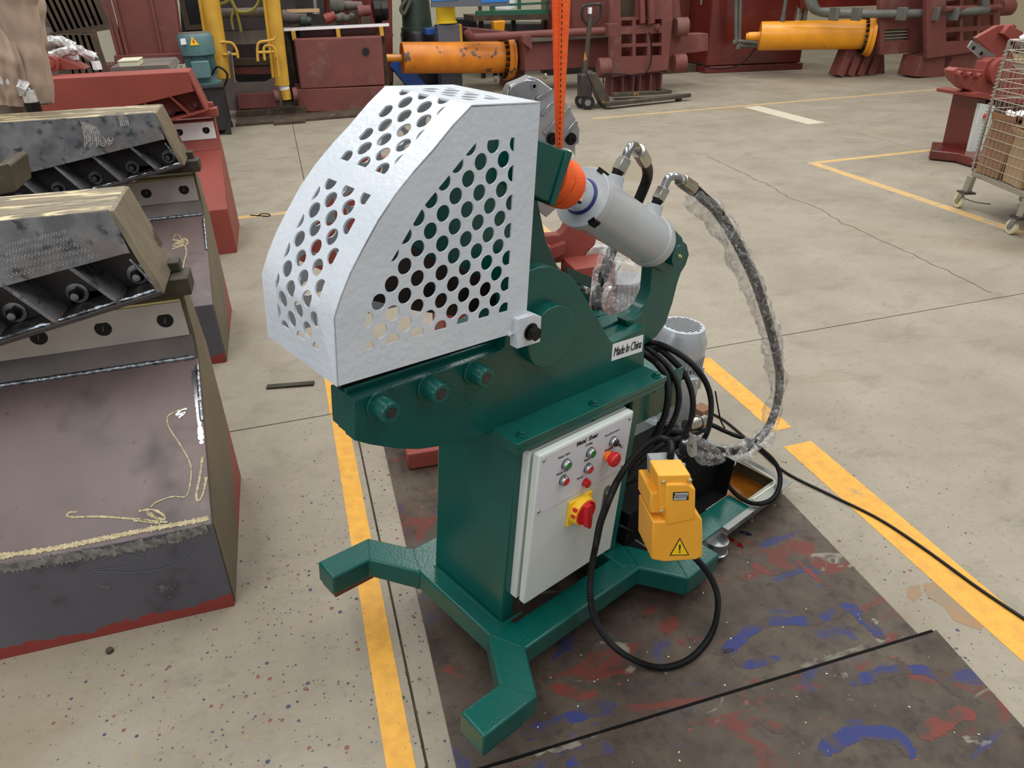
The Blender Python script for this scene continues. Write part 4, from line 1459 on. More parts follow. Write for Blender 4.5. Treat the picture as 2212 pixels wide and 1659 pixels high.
def slab(lst, y0, y1, mb=None, mi=0):
    """outline seen in the photo on the plane y0, given real depth to y1"""
    return (mb or MB()).prism(pxy(lst, y0), 'y', y0, y1, mi)


def banded(name, c1, c2, zl, ky, y0, layers=()):
    m = paint(name, c1, 0.45, 0.05, col2=c2, vs=3, detail=6, layers=layers)
    nt = m.node_tree
    b = nt.nodes['Principled BSDF']
    src = b.inputs['Base Color'].links[0].from_socket
    tc = nt.nodes.new('ShaderNodeTexCoord')
    sp = nt.nodes.new('ShaderNodeSeparateXYZ')
    nt.links.new(tc.outputs['Object'], sp.inputs[0])
    a = nt.nodes.new('ShaderNodeMath')
    a.operation = 'MULTIPLY_ADD'
    a.inputs[1].default_value = -ky
    nt.links.new(sp.outputs[1], a.inputs[0])
    nt.links.new(sp.outputs[2], a.inputs[2])
    a2 = nt.nodes.new('ShaderNodeMath')
    a2.operation = 'MULTIPLY_ADD'
    a2.inputs[1].default_value = 0.12
    nt.links.new(nz(nt, 7, 4, 0.6), a2.inputs[0])
    nt.links.new(a.outputs[0], a2.inputs[2])
    f = ramp(nt, a2.outputs[0], zl + 0.055, zl + 0.062, 1, 0)
    nt.links.new(mixc(nt, f, src, lin((132, 50, 42))), b.inputs['Base Color'])
    return m


DL = (((48, 46, 50), 3, 0.62, 0.72), ((108, 104, 108), 12, 0.66, 0.72))
FRONT1 = banded('dark_front_plate', (92, 90, 98), (80, 78, 86), 0.045, 0.0, 0, DL)
SIDE1 = banded('ground_side_plate', (104, 92, 70), (86, 77, 60), 0.03, 0.62, 0)
LEDGE = paint('ledge_steel', (104, 94, 88), 0.4, 0.15, col2=(84, 76, 72), vs=6, detail=6)
ENDM = paint('brushed_end_plate', (138, 128, 108), 0.4, 0.2, col2=(116, 108, 90), vs=14, stretch=(1, 5, 1), detail=5, layers=(((62, 56, 46), 3.4, 0.60, 0.63),))
WOOD = paint('grimy_cable_cover', (60, 52, 42), 0.7)


def big_shear(yo, dx, red, label):
    X0 = -2.9
    XR = -0.78 + dx
    T = thing('plate_shear', label, 'shear', loc=(XR - 0.6, yo + 0.4, 0), group=None)
    fr, sl, sd, jf, jt = (REDB, REDB, REDP, REDB, REDB) if red else (FRONT1, MILLW, SIDE1, MILL, SAND)
    rp = lambda pts: [(yo + a, b) for a, b in pts]
    MB().prism(rp([(0.012, 0), (0.040, 0.330), (0.556, 0.668), (0.60, 0.745), (0.60, 0.86), (0.70, 0.90), (0.78, 0.60), (0.74, 0)]), 'x', X0, XR - 0.012).build('body', MILLB if not red else REDP, T)
    MB().prism(rp([(0, 0), (0.028, 0.336), (0.040, 0.332), (0.012, 0)]), 'x', X0, XR).build('front_plate', fr, T, bevel=0.002)
    MB().prism(rp([(0.028, 0.336), (0.546, 0.676), (0.553, 0.664), (0.040, 0.326)]), 'x', X0, XR).build('sloping_plate', sl, T, bevel=0.0015)
    MB().prism(rp([(0.546, 0.677), (0.585, 0.752), (0.60, 0.752), (0.57, 0.665)]), 'x', X0, XR - 0.004).build('ledge_plate', sl if red else LEDGE, T)
    MB().prism(rp([(0.02, 0), (0.045, 0.325), (0.556, 0.660), (0.592, 0.75), (0.592, 0.90), (0.68, 0.946), (0.79, 0.62), (0.76, 0)]), 'x', XR - 0.012, XR + 0.002).build('side_plate', sd, T, bevel=0.0015)
    # blade with its screws
    MB().prism(rp([(0.580, 0.754), (0.572, 0.884), (0.598, 0.884), (0.598, 0.754)]), 'x', X0, XR - 0.012).build('lower_blade', GROUND if not red else STICK, T, bevel=0.001)
    MB().prism(rp([(0.574, 0.885), (0.574, 0.892), (0.60, 0.905), (0.60, 0.885)]), 'x', X0, XR - 0.012).build('blade_edge', BRASS if not red else REDP, T)
    MB().prism(rp([(0.60, 0.86), (0.60, 0.885), (0.70, 0.93), (0.72, 0.88)]), 'x', X0, XR - 0.012).build('deck', DIRT if not red else REDP, T)
    xk = XR - 0.075
    while xk > X0 + 0.1:
        c = Vec((xk, yo + 0.5745, 0.822))
        b = MB().cyl(c, c + Vec((0, 0.012, 0)), 0.0265, n=28).build('blade_screw', BLACK, T)
        MB().obox(c - Vec((0, 0.0004, 0)), Vec((0.003, 0, 0.010)), Vec((0, 0.0006, 0)), Vec((0.0014, 0, -0.0004))).build('screw_slot', INKG, b)
        xk -= 0.196
    if not red:
        wp = [Vec((XR - 0.01 - k * 0.012, yo + 0.549, 0.682)) for k in range(120)]
        MB().tube(wp, 0.008, 8, sub=0, rf=lambda t, a, p: 0.0085 + 0.003 * noise.noise(Vec((p.x * 120, a, 0)))).build('weld_seam', WELD, T, ang=60)
        wp = [Vec((XR - 0.004, yo + 0.52 - k * 0.008, 0.662 - k * 0.0053)) for k in range(24)]
        MB().tube(wp, 0.007, 8, sub=0, rf=lambda t, a, p: 0.007 + 0.003 * noise.noise(Vec((p.y * 120, a, 0)))).build('weld_seam', WELD, T, ang=60)
    # upper jaw: boxed beam with an open ribbed recess below
    yf = yo + 0.38
    D = 0.29
    j = Vec((dx, 0, 0))
    XE = X0 + dx
    tl = lambda x: 1.0 + (x - dx + 0.80) * 0.198
    rl = lambda x: 1.130 + (x - dx + 0.86) * 0.164
    xe1, xe2 = -0.875 + dx, -0.80 + dx
    xr_ = -0.862 + dx
    MB().prism([(XE, 1.275), (xe1, 1.262), (xr_ + 0.006, 1.128), (xr_ - 0.01, rl(xr_ - 0.01)), (XE, rl(XE))], 'y', yf, yf + 0.016).build('jaw_front', jf, T, bevel=0.002)
    MB().prism([(XE, 1.262), (XE, 1.277), (xe1, 1.264), (xe1 + 0.006, 1.247)], 'y', yf + 0.0005, yf + D).build('jaw_top', jt, T, bevel=0.002)
    MB().prism([(xe1 - 0.006, 1.262), (xe1 + 0.010, 1.262), (xe2 + 0.006, 0.99), (xe2 - 0.014, 0.988)], 'y', yf - 0.002, yf + D).build('jaw_end', ENDM if not red else REDP, T, bevel=0.003)
    MB().prism([(XE, tl(XE)), (xe2, tl(xe2)), (xe2, tl(xe2) - 0.014), (XE, tl(XE) - 0.014)], 'y', yf - 0.004, yf + 0.16).build('jaw_bottom', MILLB if not red else REDP, T, bevel=0.002)
    MB().prism([(XE, 1.26), (xe1, 1.25), (xe2 - 0.01, tl(xe2)), (XE, tl(XE))], 'y', yf + 0.13, yf + 0.15).build('recess_plate', MILLB if not red else REDP, T)
    xk = 0
    for k in range(9):
        xt = -1.035 + dx - k * 0.186
        xb = xt + 0.105
        MB().prism([(xt - 0.006, rl(xt) + 0.01), (xt + 0.008, rl(xt) + 0.01), (xb + 0.008, tl(xb) - 0.001), (xb - 0.006, tl(xb) - 0.001)], 'y', yf + 0.003, yf + 0.13).build('rib', MILL if not red else REDP, T)
    for k in range(9):
        xc = -0.880 + dx - k * 0.190
        c = Vec((xc, yf + 0.13, tl(xc) + 0.035))
        b = MB().cyl(c - Vec((0, 0.004, 0)), c - Vec((0, 0.022, 0)), 0.0225, n=6, ph=0.3).build('nut', BOXBLK if not red else REDP, T, bevel=0.001)
        MB().lathe(c, (0, -1, 0), [(0, 0.033), (0.004, 0.033), (0.005, 0.020)], n=28).build('washer', STEEL if not red else REDP, b)
        MB().cyl(c - Vec((0, 0.020, 0)), c - Vec((0, 0.042, 0)), 0.0125, n=20).build('bolt_end', STEEL, b, bevel=0.001)
    if not red:
        for A, B in ((Vec((xe2 - 0.012, yf + 0.012, tl(xe2) + 0.002)), Vec((XE, yf + 0.012, tl(XE) + 0.002))),):
            n_ = 150
            MB().tube([A.lerp(B, k / n_) for k in range(n_ + 1)], 0.006, 7, sub=0, rf=lambda t, a, p: 0.0058 + 0.0045 * noise.noise(Vec((p.x * 90, a * 0.8, 3)))).build('weld_seam', WELD, T, ang=60)
        MB().tube([Vec((xe1 + 0.012 + k * 0.0065, yf + 0.003, 1.11 - k * 0.0125)) for k in range(9)], 0.005, 7, sub=0, rf=lambda t, a, p: 0.005 + 0.003 * noise.noise(p * 110)).build('weld_seam', WELD, T, ang=60)
    # blade carrier showing past the end
    MB().box(xe2 - 0.30, xe2 + 0.062, yf + 0.13, yf + 0.24, 0.925, 0.985).box(xe2 - 0.1, xe2 + 0.035, yf + 0.20, yf + 0.26, 0.985, 1.02).build('blade_carrier', DIRT if not red else REDP, T, bevel=0.004)
    return T, yf


B1, yf1 = big_shear(0.66, 0.0, False, 'bare steel plate shear nearest the camera, chalk lines on its sloping plate')
B2, yf2 = big_shear(2.55, -0.10, False, 'second bare steel plate shear, behind the nearest one, rubbed silver patch on its jaw')
B3, yf3 = big_shear(4.46, -0.10, True, 'red-primed plate shear at the end of the row of three')

# chalk and rub marks on the first two
n_sl = Vec((0, -(0.676 - 0.336), 0.518)).normalized()
p_sl = Vec((0, 0.66 + 0.028, 0.337))


def chalk(pts, T, p0, n, m=CHALK, r=0.0022, wob=0.0, name='chalk_line'):
    P = [plane(u, v, p0, n) for u, v in pts]
    P = resample(smooth_path(P, 8), 0.004)
    mb = MB()
    n = Vec(n)
    for a, b in zip(P, P[1:]):
        t = (b - a)
        if t.length < 1e-6: continue
        s_ = t.cross(n).normalized() * r * (1 + 0.8 * noise.noise(a * 160))
        q = n * 0.0012
        mb.add([a - s_ + q, a + s_ + q, b + s_ + q, b - s_ + q], [(0, 1, 2, 3)])
    return mb.build(name, m, T)


chalk([(390, 885), (372, 893), (362, 902), (366, 925), (392, 965), (412, 1005), (411, 1045), (402, 1072), (372, 1073), (338, 1085), (326, 1096)], B1, p_sl, n_sl)
chalk([(167, 1106), (148, 1108), (152, 1117), (215, 1116), (285, 1121), (330, 1126), (362, 1128)], B1, p_sl, n_sl, r=0.003)
chalk([(300, 1104), (330, 1101), (352, 1112), (356, 1122), (330, 1116), (318, 1105), (345, 1128), (300, 1124), (286, 1126)], B1, p_sl, n_sl, r=0.0035)
chalk([(438, 985), (432, 1030), (424, 1070), (430, 1082), (440, 1062), (446, 1030)], B1, p_sl, n_sl, r=0.0035)
chalk([(418, 800), (424, 850), (430, 905), (436, 960)], B1, p_sl, n_sl, STEEL, r=0.007, name='ground_mark')
chalk([(0, 1202), (120, 1184), (240, 1160), (340, 1140), (420, 1126), (452, 1118)], B1, p_sl, n_sl, CHALK, r=0.0075)
chalk([(404, 883), (392, 886), (380, 897), (398, 892), (386, 903), (402, 888)], B1, p_sl, n_sl, STEEL, r=0.0028, name='ground_mark')
n_f = Vec((0, -0.336, 0.028)).normalized()
chalk([(0, 1228), (80, 1216), (170, 1200), (260, 1186), (350, 1168), (450, 1140)], B1, (0, 0.66 + 0.026, 0.33), n_f, paint('ground_weld_zone', (140, 138, 134), 0.35, 0.3, col2=(92, 90, 90), vs=50, detail=6), r=0.017, name='ground_mark')
chalk([(210, 1215), (250, 1196), (310, 1206), (285, 1222), (200, 1232), (300, 1235), (380, 1218), (415, 1180)], B1, (0, 0.66 + 0.02, 0.25), n_f, INKG, r=0.0018, name='scratch')
for k in range(5):
    v0 = 530 + 17 * k
    pts = []
    for i in range(46):
        u = 10 + i * (3.0 + k * 0.4)
        pts.append((u + (3 if i % 2 else -2), v0 - i * (0.7 + 0.1 * k) + (5 if i % 2 else -4) + 3 * noise.noise(Vec((i * .3, k, 0)))))
    chalk(pts, B1, (0, yf1 - 0.0012, 1), (0, -1, 0), RUB, r=0.0007, name='scratch')
p2s = (0, 2.55 + 0.028, 0.337)
chalk([(372, 518), (400, 522), (378, 526), (402, 528), (374, 532), (398, 516), (404, 527), (372, 538)], B2, p2s, n_sl, CHALK, r=0.004)
chalk([(374, 520), (380, 506), (390, 512), (392, 522)], B2, p2s, n_sl, CHALK, r=0.0015)
chalk([(400, 530), (403, 545), (398, 565), (394, 590)], B2, p2s, n_sl, CHALK, r=0.003)
for k in range(9):
    u = 175 + k * 4.2
    chalk([(u, 262 + k * 1.5), (u + 6, 285), (u + 9, 318 - (k % 3) * 5)], B2, (0, yf2 - 0.0012, 1), (0, -1, 0), RUB, r=0.0032, name='ground_mark')
chalk([(214, 300), (222, 296), (228, 306), (218, 312), (226, 314), (236, 298), (242, 306), (234, 314), (240, 298), (246, 303)], B2, (0, yf2 - 0.0012, 1), (0, -1, 0), RUB, r=0.0035, name='ground_mark')
for k in range(5):
    u = 250 + k * 4
    chalk([(u, 243), (u + 8, 256), (u + 12, 275 - k)], B2, (0, yf2 - 0.0012, 1), (0, -1, 0), RUB, r=0.003, name='ground_mark')
# hose ends and cylinder parts over the second and third shears
def hose_end(T, y, pts, nut, wrapr=0.03):
    P = [W.y(u, v, y) for u, v in pts]
    wp = P[:max(3, len(P) - 2)]
    MB().tube(wp, wrapr, 12, sub=8, rf=lambda t, a, p: wrapr * (0.75 + 0.6 * abs(noise.noise(Vec((p.x * 22, p.z * 22, a)))))).build('foil_wrap', FOIL, T, ang=15)
    MB().tube(P[-4:], 0.017, 12).build('hose_elbow', STEEL, T)
    c = W.y(*nut, y)
    MB().cyl(c - Vec((0, 0, 0.03)), c + Vec((0, 0, 0.03)), 0.034, n=6).build('hose_nut', STICK if wrapr < 0.04 else FOIL, T, bevel=0.002)
    return c


c = hose_end(B2, 3.26, [(-30, 160), (0, 166), (22, 178), (46, 187), (60, 194), (66, 204), (66, 212)], (64, 208), 0.045)
MB().cyl(c - Vec((0, 0, 0.03)), c - Vec((0, 0, 0.10)), 0.036, n=20).build('port', BOXBLK, B2)
hose_end(B3, 5.3, [(78, 92), (100, 90), (128, 88), (146, 95), (158, 103), (161, 112), (160, 118)], (159, 120), 0.038)
hose_end(B3, 5.2, [(112, 122), (140, 112), (165, 107), (190, 118), (207, 124), (212, 136), (210, 140)], (209, 141), 0.038)
slab([(96, 118), (140, 128), (175, 144), (185, 150), (96, 152)], 5.15, 5.35).build('cylinder_lug', REDP, B3, bevel=0.004)
c = W.y(112, 137, 5.15)
MB().cyl(c, c - Vec((0, 0.05, 0)), 0.055, n=28).cyl(c - Vec((0, .05, 0)), c - Vec((0, 0.07, 0)), 0.03, n=24).build('lug_pin', REDP, B3, bevel=0.003)

# jacket
jk = thing('work_jacket', 'beige-brown work jacket draped over the shears at the top left corner, long sleeve hanging', 'jacket', loc=tuple(W.y(40, 200, 3.4)))


def cloth_tube(pts, rad, y, name, seed, fold=0.16, ns=72):
    P = [W.y(u, v, y + d) for u, v, d in pts]
    Ps = resample(smooth_path(P, 10), 0.010)
    m = len(Ps)

    def rf(t, a, p):
        k = t * (len(rad) - 1)
        i = min(int(k), len(rad) - 2)
        r = rad[i] * (1 - (k - i)) + rad[i + 1] * (k - i)
        w = 1.0 * (0.5 - abs(noise.noise(Vec((math.cos(a) * 2.2 + seed, math.sin(a) * 2.2, t * 1.6))) * 2)) + 0.45 * noise.noise(Vec((math.cos(a) * 3 + seed, math.sin(a) * 3, t * 7))) + 0.10 * math.sin(t * 26 + math.cos(a + seed) * 3)
        return r * (1 + fold * w)
    return MB().tube(Ps, 0.1, ns, sub=0, rf=rf).build(name, CLOTH, jk, ang=80)


cloth_tube([(-38, -90, 0), (-30, 0, 0), (-24, 80, 0), (-14, 150, 0), (-6, 240, 0)], [0.22, 0.25, 0.24, 0.20, 0.17], 3.50, 'jacket_body', 2, 0.13)
cloth_tube([(2, -60, 0), (14, 0, 0), (30, 40, 0), (46, 90, 0), (60, 135, 0), (72, 180, 0), (80, 220, 0)], [0.13, 0.135, 0.115, 0.098, 0.092, 0.090, 0.078], 3.36, 'sleeve', 11, 0.16)
cloth_tube([(-10, 60, 0), (6, 100, 0), (16, 150, 0), (26, 225, 0)], [0.05, 0.085, 0.09, 0.07], 3.30, 'jacket_flap', 17, 0.3)
cloth_tube([(70, 196, 0), (84, 212, 0), (98, 220, 0), (106, 222, 0)], [0.02, 0.035, 0.02, 0.008], 3.34, 'cuff_tie', 5, 0.4, 16)

# ------------------------------------------------------------------ red shear standing behind the green one
R2 = thing('metal_shear', 'red-primed alligator shear with a silver jaw, standing right behind the green one', 'shear', loc=(0.6, 1.6, 0))
sj = [(1092, 222), (1097, 195), (1103, 184), (1132, 172), (1146, 165), (1163, 171), (1194, 193), (1226, 226), (1246, 262), (1252, 280), (1251, 309), (1243, 314), (1243, 350), (1235, 420), (1180, 470), (1130, 430)]
slab(sj, 2.05, 2.13).build('silver_jaw', ALU, R2, bevel=0.004)
slab([(1100, 210), (1103, 188), (1138, 172), (1156, 174), (1163, 186), (1160, 203), (1140, 214), (1128, 226)], 2.03, 2.06).build('jaw_lug', BOXBLK if 0 else STEEL, R2, bevel=0.003)
for a, b, w in (((1194, 194), (1158, 216), 8), ((1194, 222), (1170, 250), 7), ((1232, 232), (1175, 290), 6), ((1246, 262), (1214, 300), 6)):
    A, B = W.y(*a, 2.045), W.y(*b, 2.045)
    MB().bar(A, B, 0.012, 0.02).build('stiffener', STEEL, R2, bevel=0.003)
for u, v, r, m in ((1193, 300, .019, BOXBLK), (1233, 300, .019, BOXBLK), (1151, 185, .016, STEEL)):
    c = W.y(u, v, 2.045)
    MB().lathe(c, (0, -1, 0), [(0, r * 1.5), (0.004, r * 1.5), (0.005, r), (0.022, r), (0.0225, r * 0.5), (0.015, r * 0.45)], n=24).build('bolt', m, R2)
c = W.y(1216, 345, 2.0)
MB().sphere(c, 0.06, 10, sq=(1, 0.8, 0.9)).build('wrapped_rod', FOIL, R2)
slab([(1120, 514), (1208, 507), (1218, 498), (1228, 478), (1250, 480), (1295, 505), (1289, 515), (1286, 528), (1267, 550), (1238, 564), (1192, 570), (1120, 560)], 2.02, 2.08).build('rear_arm', REDP, R2, bevel=0.006)
slab([(1110, 536), (1191, 532), (1192, 590), (1230, 598), (1224, 640), (1110, 640)], 1.95, 2.12).build('shear_body', REDP, R2, bevel=0.004)
slab([(1190, 536), (1223, 523), (1222, 547), (1204, 557), (1191, 562)], 1.985, 2.03).build('arm_gusset', REDP, R2, bevel=0.003)
slab([(640, 560), (700, 380), (790, 330), (1120, 420), (1120, 640), (820, 640)], 1.96, 2.02).build('jaw_plate', REDP, R2, bevel=0.004)
MB().box(0.20, 0.75, 1.72, 2.02, 0.05, 0.62).build('column', REDP, R2, bevel=0.004)
MB().prism([(-0.092, 1.214), (0.10, 1.205), (0.40, 1.50), (0.30, 1.60), (0.08, 1.38), (-0.087, 1.374)], 'z', 0.008, 0.092).build('foot', REDP, R2, bevel=0.008)
MB().prism([(0.3, 1.45), (1.1, 1.5), (1.1, 2.1), (0.3, 2.1)], 'z', 0.0, 0.10).build('base_frame', REDP, R2, bevel=0.008)
MB().box(0.9, 1.12, 1.85, 2.05, 0.10, 0.55).build('column', REDP, R2, bevel=0.004)
# plastic-wrapped bundle beside it
WB = thing('wrapped_parts', 'white parts and a silver ribbed motor wrapped in clear plastic, behind the green shear', 'wrapped parts', loc=(1.5, 2.2, 0))
slab([(1268, 534), (1300, 530), (1322, 536), (1310, 575), (1300, 605), (1276, 610), (1258, 590)], 2.02, 2.16).build('white_bundle', FOIL, WB, bevel=0.01)
slab([(1262, 588), (1292, 600), (1300, 640), (1330, 700), (1300, 740), (1250, 680)], 2.05, 2.1).build('white_sheet', FOIL, WB, bevel=0.01)
c0, c1 = W.y(1345, 690, 1.95), W.y(1345, 600, 1.95)
c0b = Vec((c1.x, c1.y, 0.0))
mm = MB().cyl(c0b, c1, 0.10, n=28).build('motor', GREYM, WB)
for k in range(26):
    a = 2 * PI * k / 26
    d_ = Vec((math.cos(a), math.sin(a), 0))
    MB().obox(Vec((c1.x, c1.y, c1.z / 2 + 0.05)) + d_ * 0.106, d_ * 0.008, Vec((-d_.y, d_.x, 0)) * 0.002, Vec((0, 0, c1.z / 2 - 0.06))).build('fin', GREYM, mm)
P = [W.y(1352, 556, 1.9), W.y(1345, 600, 1.9), W.y(1338, 650, 1.9), W.y(1330, 720, 1.9)]
MB().tube(P, 0.14, 22, sub=10, rf=lambda t, a, p: 0.10 + 0.07 * t + 0.035 * noise.noise(Vec((p.z * 14, math.cos(a) * 2, math.sin(a) * 2)))).build('clear_bag', WRAP, WB, ang=20)

# ------------------------------------------------------------------ far left: ribbed plates, red doors, motor, yellow cylinders
G1 = thing('ribbed_panel', 'dusty brown ribbed steel panel leaning at the top left', 'panel', loc=tuple(W.y(150, 60, 9.0)))
YR = 9.0
slab([(72, -40), (205, -40), (236, 57), (170, 66), (116, 78)], YR, YR + 0.05).build('back_plate', RUST, G1)
for k in range(10):
    t = k / 9
    a = (62 + 128 * t, -40)
    b = (118 + 112 * t, 76 - 18 * t)
    A, B = W.y(*a, YR - 0.05), W.y(*b, YR - 0.05)
    MB().bar(A, B, 0.05, 0.10).build('rib', RUST, G1, bevel=0.004)
MB().bar(W.y(112, 77, YR - 0.1), W.y(237, 57, YR - 0.1), 0.10, 0.06).build('lower_rail', RUST, G1)
G2 = thing('ribbed_panel', 'lower dusty ribbed panel, under the leaning one behind the third shear', 'panel', loc=tuple(W.y(170, 110, 8.6)))
slab([(116, 80), (205, 62), (218, 110), (222, 160), (130, 160)], 8.75, 8.8).build('back_plate', RUST, G2)
for k in range(6):
    A, B = W.y(132 + 13 * k, 74, 8.7), W.y(152 + 15 * k, 160, 8.7)
    MB().bar(A, B, 0.04, 0.10).build('rib', RUST, G2, bevel=0.004)
G3 = slab([(10, -30), (75, -30), (92, 10), (116, 80), (128, 160), (10, 160)], 9.3, 9.36).build('grey_sheet', DUSTG, None)
tag(G3, 'dusty grey-green steel sheet behind the work jacket', 'sheet')
G4 = slab([(40, 58), (106, 58), (112, 66), (122, 110), (128, 170), (40, 170)], 8.9, 8.96).build('beige_sheet', DUSTY, None)
tag(G4, 'beige dusty plate standing under the grey-green sheet', 'plate')
RC = thing('red_cabinet', 'tall dark red steel cabinet with three door posts, behind the red-primed plate shear', 'cabinet', loc=tuple(W.y(330, 140, 10.2)))
slab([(243, -40), (372, -40), (394, 120), (262, 122)], 10.3, 10.6).build('door', REDD, RC, bevel=0.004)
for a, b in (((219, -20), (256, 118)), ((229, -20), (265, 118)), ((241, -20), (276, 118))):
    MB().bar(W.y(*a, 10.24), W.y(*b, 10.24), 0.045).build('door_post', REDD, RC, bevel=0.004)
MB().bar(W.y(322, -20, 10.27), W.y(350, 116, 10.27), 0.03).build('door_rib', REDD, RC)
slab([(246, 120), (394, 116), (398, 138), (248, 142)], 10.15, 10.7).build('bottom_rail', REDD, RC, bevel=0.004)
MB().box(-2.9, -1.9, 10.2, 10.7, 0, 0.9).build('base', REDD, RC)
BN = slab([(238, 146), (362, 140), (372, 152), (240, 158)], 6.5, 7.3).build('steel_bench_top', DUSTY, None)
BN.select_set(False)
MB().box(W.y(250, 150, 6.9).x, W.y(350, 150, 6.9).x, 6.7, 7.2, 0, W.y(300, 157, 6.6).z).build('bench_leg', DUSTY, BN)
tag(BN, 'dusty flat plate behind the red-primed shear, carrying a cream box', 'plate')
cb_ = W.y(259, 148, 6.55)
cbx = W.y(302, 148, 6.55).x - cb_.x
CBX = thing('cream_box', 'small cream box lying behind the red-primed plate shear', 'box', loc=(cb_.x, 6.6, cb_.z))
hh = W.y(259, 131, 6.55).z - cb_.z
MB().box(cb_.x, cb_.x + cbx, 6.55, 6.85, cb_.z, cb_.z + hh * 0.75).build('box_base', CREAM, CBX, bevel=0.004)
MB().box(cb_.x - 0.005, cb_.x + cbx + 0.005, 6.545, 6.855, cb_.z + hh * 0.76, cb_.z + hh).build('lid', CREAM, CBX, bevel=0.005)

# motor on a black tank
PU = thing('pump_unit', 'teal electric motor with a lightning sign on a black tank', 'pump unit', loc=(-1.4, 9.9, 0))
MB().box(-1.85, -1.10, 9.66, 10.30, 0.06, 0.60).build('tank', TANKB, PU, bevel=0.01)
MB().box(-1.88, -1.06, 9.62, 10.34, 0.60, 0.63).build('tank_lid', TANKB, PU, bevel=0.006)
for x_, y_ in ((-1.84, 9.68), (-1.12, 9.68), (-1.84, 10.26), (-1.12, 10.26)):
    MB().box(x_ - 0.03, x_ + 0.03, y_ - 0.03, y_ + 0.03, 0, 0.07).build('foot', TANKB, PU)
mxc = W.y(432, 130, 9.95).x
zz = lambda v: W.y(425, v, 9.95).z
mt = MB().lathe((mxc, 9.95, 0.63), (0, 0, 1), [(0, 0.22), (0.03, 0.22), (0.04, 0.17), (0.12, 0.165), (0.38, 0.165)], n=40).build('motor_body', MGREEN, PU)
for k in range(36):
    a = 2 * PI * k / 36
    d_ = Vec((math.cos(a), math.sin(a), 0))
    MB().obox(Vec((mxc, 9.95, 0.88)) + d_ * 0.178, d_ * 0.014, Vec((-d_.y, d_.x, 0)) * 0.004, Vec((0, 0, 0.13))).build('fin', MGREEN, mt)
MB().lathe((mxc, 9.95, 0.99), (0, 0, 1), [(0, 0.215), (0.21, 0.225), (0.25, 0.20), (0.26, 0.19)], n=44).build('fan_cover', MGREEN, PU, bevel=0.003)
MB().lathe((mxc, 9.95, 1.245), (0, 0, 1), [(0, 0.195), (0.012, 0.19)], n=40).build('dusty_cap', DUSTY, PU)
MB().box(mxc - 0.10, mxc + 0.12, 9.68, 9.80, 0.72, 0.93).build('terminal_box', MGREEN, PU, bevel=0.015)
sg = [W.y(u, v, 9.72) for u, v in ((414, 79), (430, 97), (411, 98.5))]
so2 = MB().loft(sg, [p + Vec((0, 0.02, 0)) for p in sg]).build('warning_sign', SIGNY, PU)
cz = (sg[0] + sg[1] + sg[2]) / 3
MB().prism([(cz.x + 0.004, cz.z + 0.05), (cz.x - 0.014, cz.z + 0.004), (cz.x, cz.z + 0.004), (cz.x - 0.006, cz.z - 0.035), (cz.x + 0.016, cz.z + 0.014), (cz.x + 0.004, cz.z + 0.014)], 'y', cz.y - 0.003, cz.y).build('lightning_mark', REDPL, so2)
slab([(389, 84), (400, 83), (403, 96), (391, 97)], 9.735, 9.76).build('rating_label', STICK, PU)
MB().tube([Vec((mxc - 0.27, 9.8, 0.86)) + Vec((0.035 * math.cos(a), 0, 0.035 * math.sin(a))) for a in [2 * PI * k / 12 for k in range(13)]], 0.010, 8, sub=0).build('lifting_eye', STEEL, PU)
MB().tube([Vec((mxc + 0.12, 9.75, 0.75)), Vec((mxc + 0.22, 9.7, 0.85)), Vec((mxc + 0.32, 9.7, 0.75)), Vec((-1.08, 9.72, 0.58))], 0.014, 8).build('cable', BLACK, PU)

# press with the yellow cylinders
PR = thing('press_machine', 'dusty grey press frame with two upright yellow hydraulic cylinders', 'press', loc=(-0.8, 11.0, 0))
slab([(468, 66), (580, 62), (600, 100), (600, 235), (485, 235)], 11.35, 11.40).build('back_plate', MILLB, PR)
fr_ = flat_holes(pxy([(462, 70), (582, 65), (612, 236), (486, 238)], 11.1), [pxy([(505, 96), (575, 94), (588, 130), (588, 168), (575, 176), (515, 178), (503, 168), (500, 130)], 11.1)], 0.06)
fr_.transform(Matrix(((1, 0, 0, 0), (0, 0, -1, 11.1), (0, 1, 0, 0), (0, 0, 0, 1))))
fr_.transform(Matrix.Translation(-ROOTOFF[PR.name]))
mesh_obj('window_plate', fr_, DUSTY, PR)
MB().cyl(W.y(450, 30, 11.0), W.y(585, 26, 11.0), 0.065, n=20).build('cross_tube', DUSTY, PR)
slab([(512, 204), (592, 200), (600, 232), (516, 236)], 10.95, 11.05).build('red_skirt', REDD, PR, bevel=0.004)
slab([(505, 128), (590, 124), (590, 140), (506, 142)], 11.15, 11.3).build('guide_rail', RUST, PR)
slab([(505, 145), (588, 142), (588, 160), (506, 160)], 11.2, 11.3).build('red_ram', REDX, PR)
MB().box(-1.05, -0.02, 10.85, 11.5, 0.0, 0.12).build('base_rail', RUST, PR, bevel=0.004)
tag(MB().box(-1.05, 1.30, 10.25, 10.84, 0.0, 0.035).build('floor_shadow_slab', RUST, None, bevel=0.004, at=(0.1, 10.5, 0)), 'low dark slab standing in for the floor shadow in front of the red box and yellow cylinders', 'plinth')  # dark slab laid down as the shadow under the red box
MB().box(-1.3, 0.1, 11.9, 11.95, 0.0, 2.4).build('rear_wall_plate', MILLB, PR)
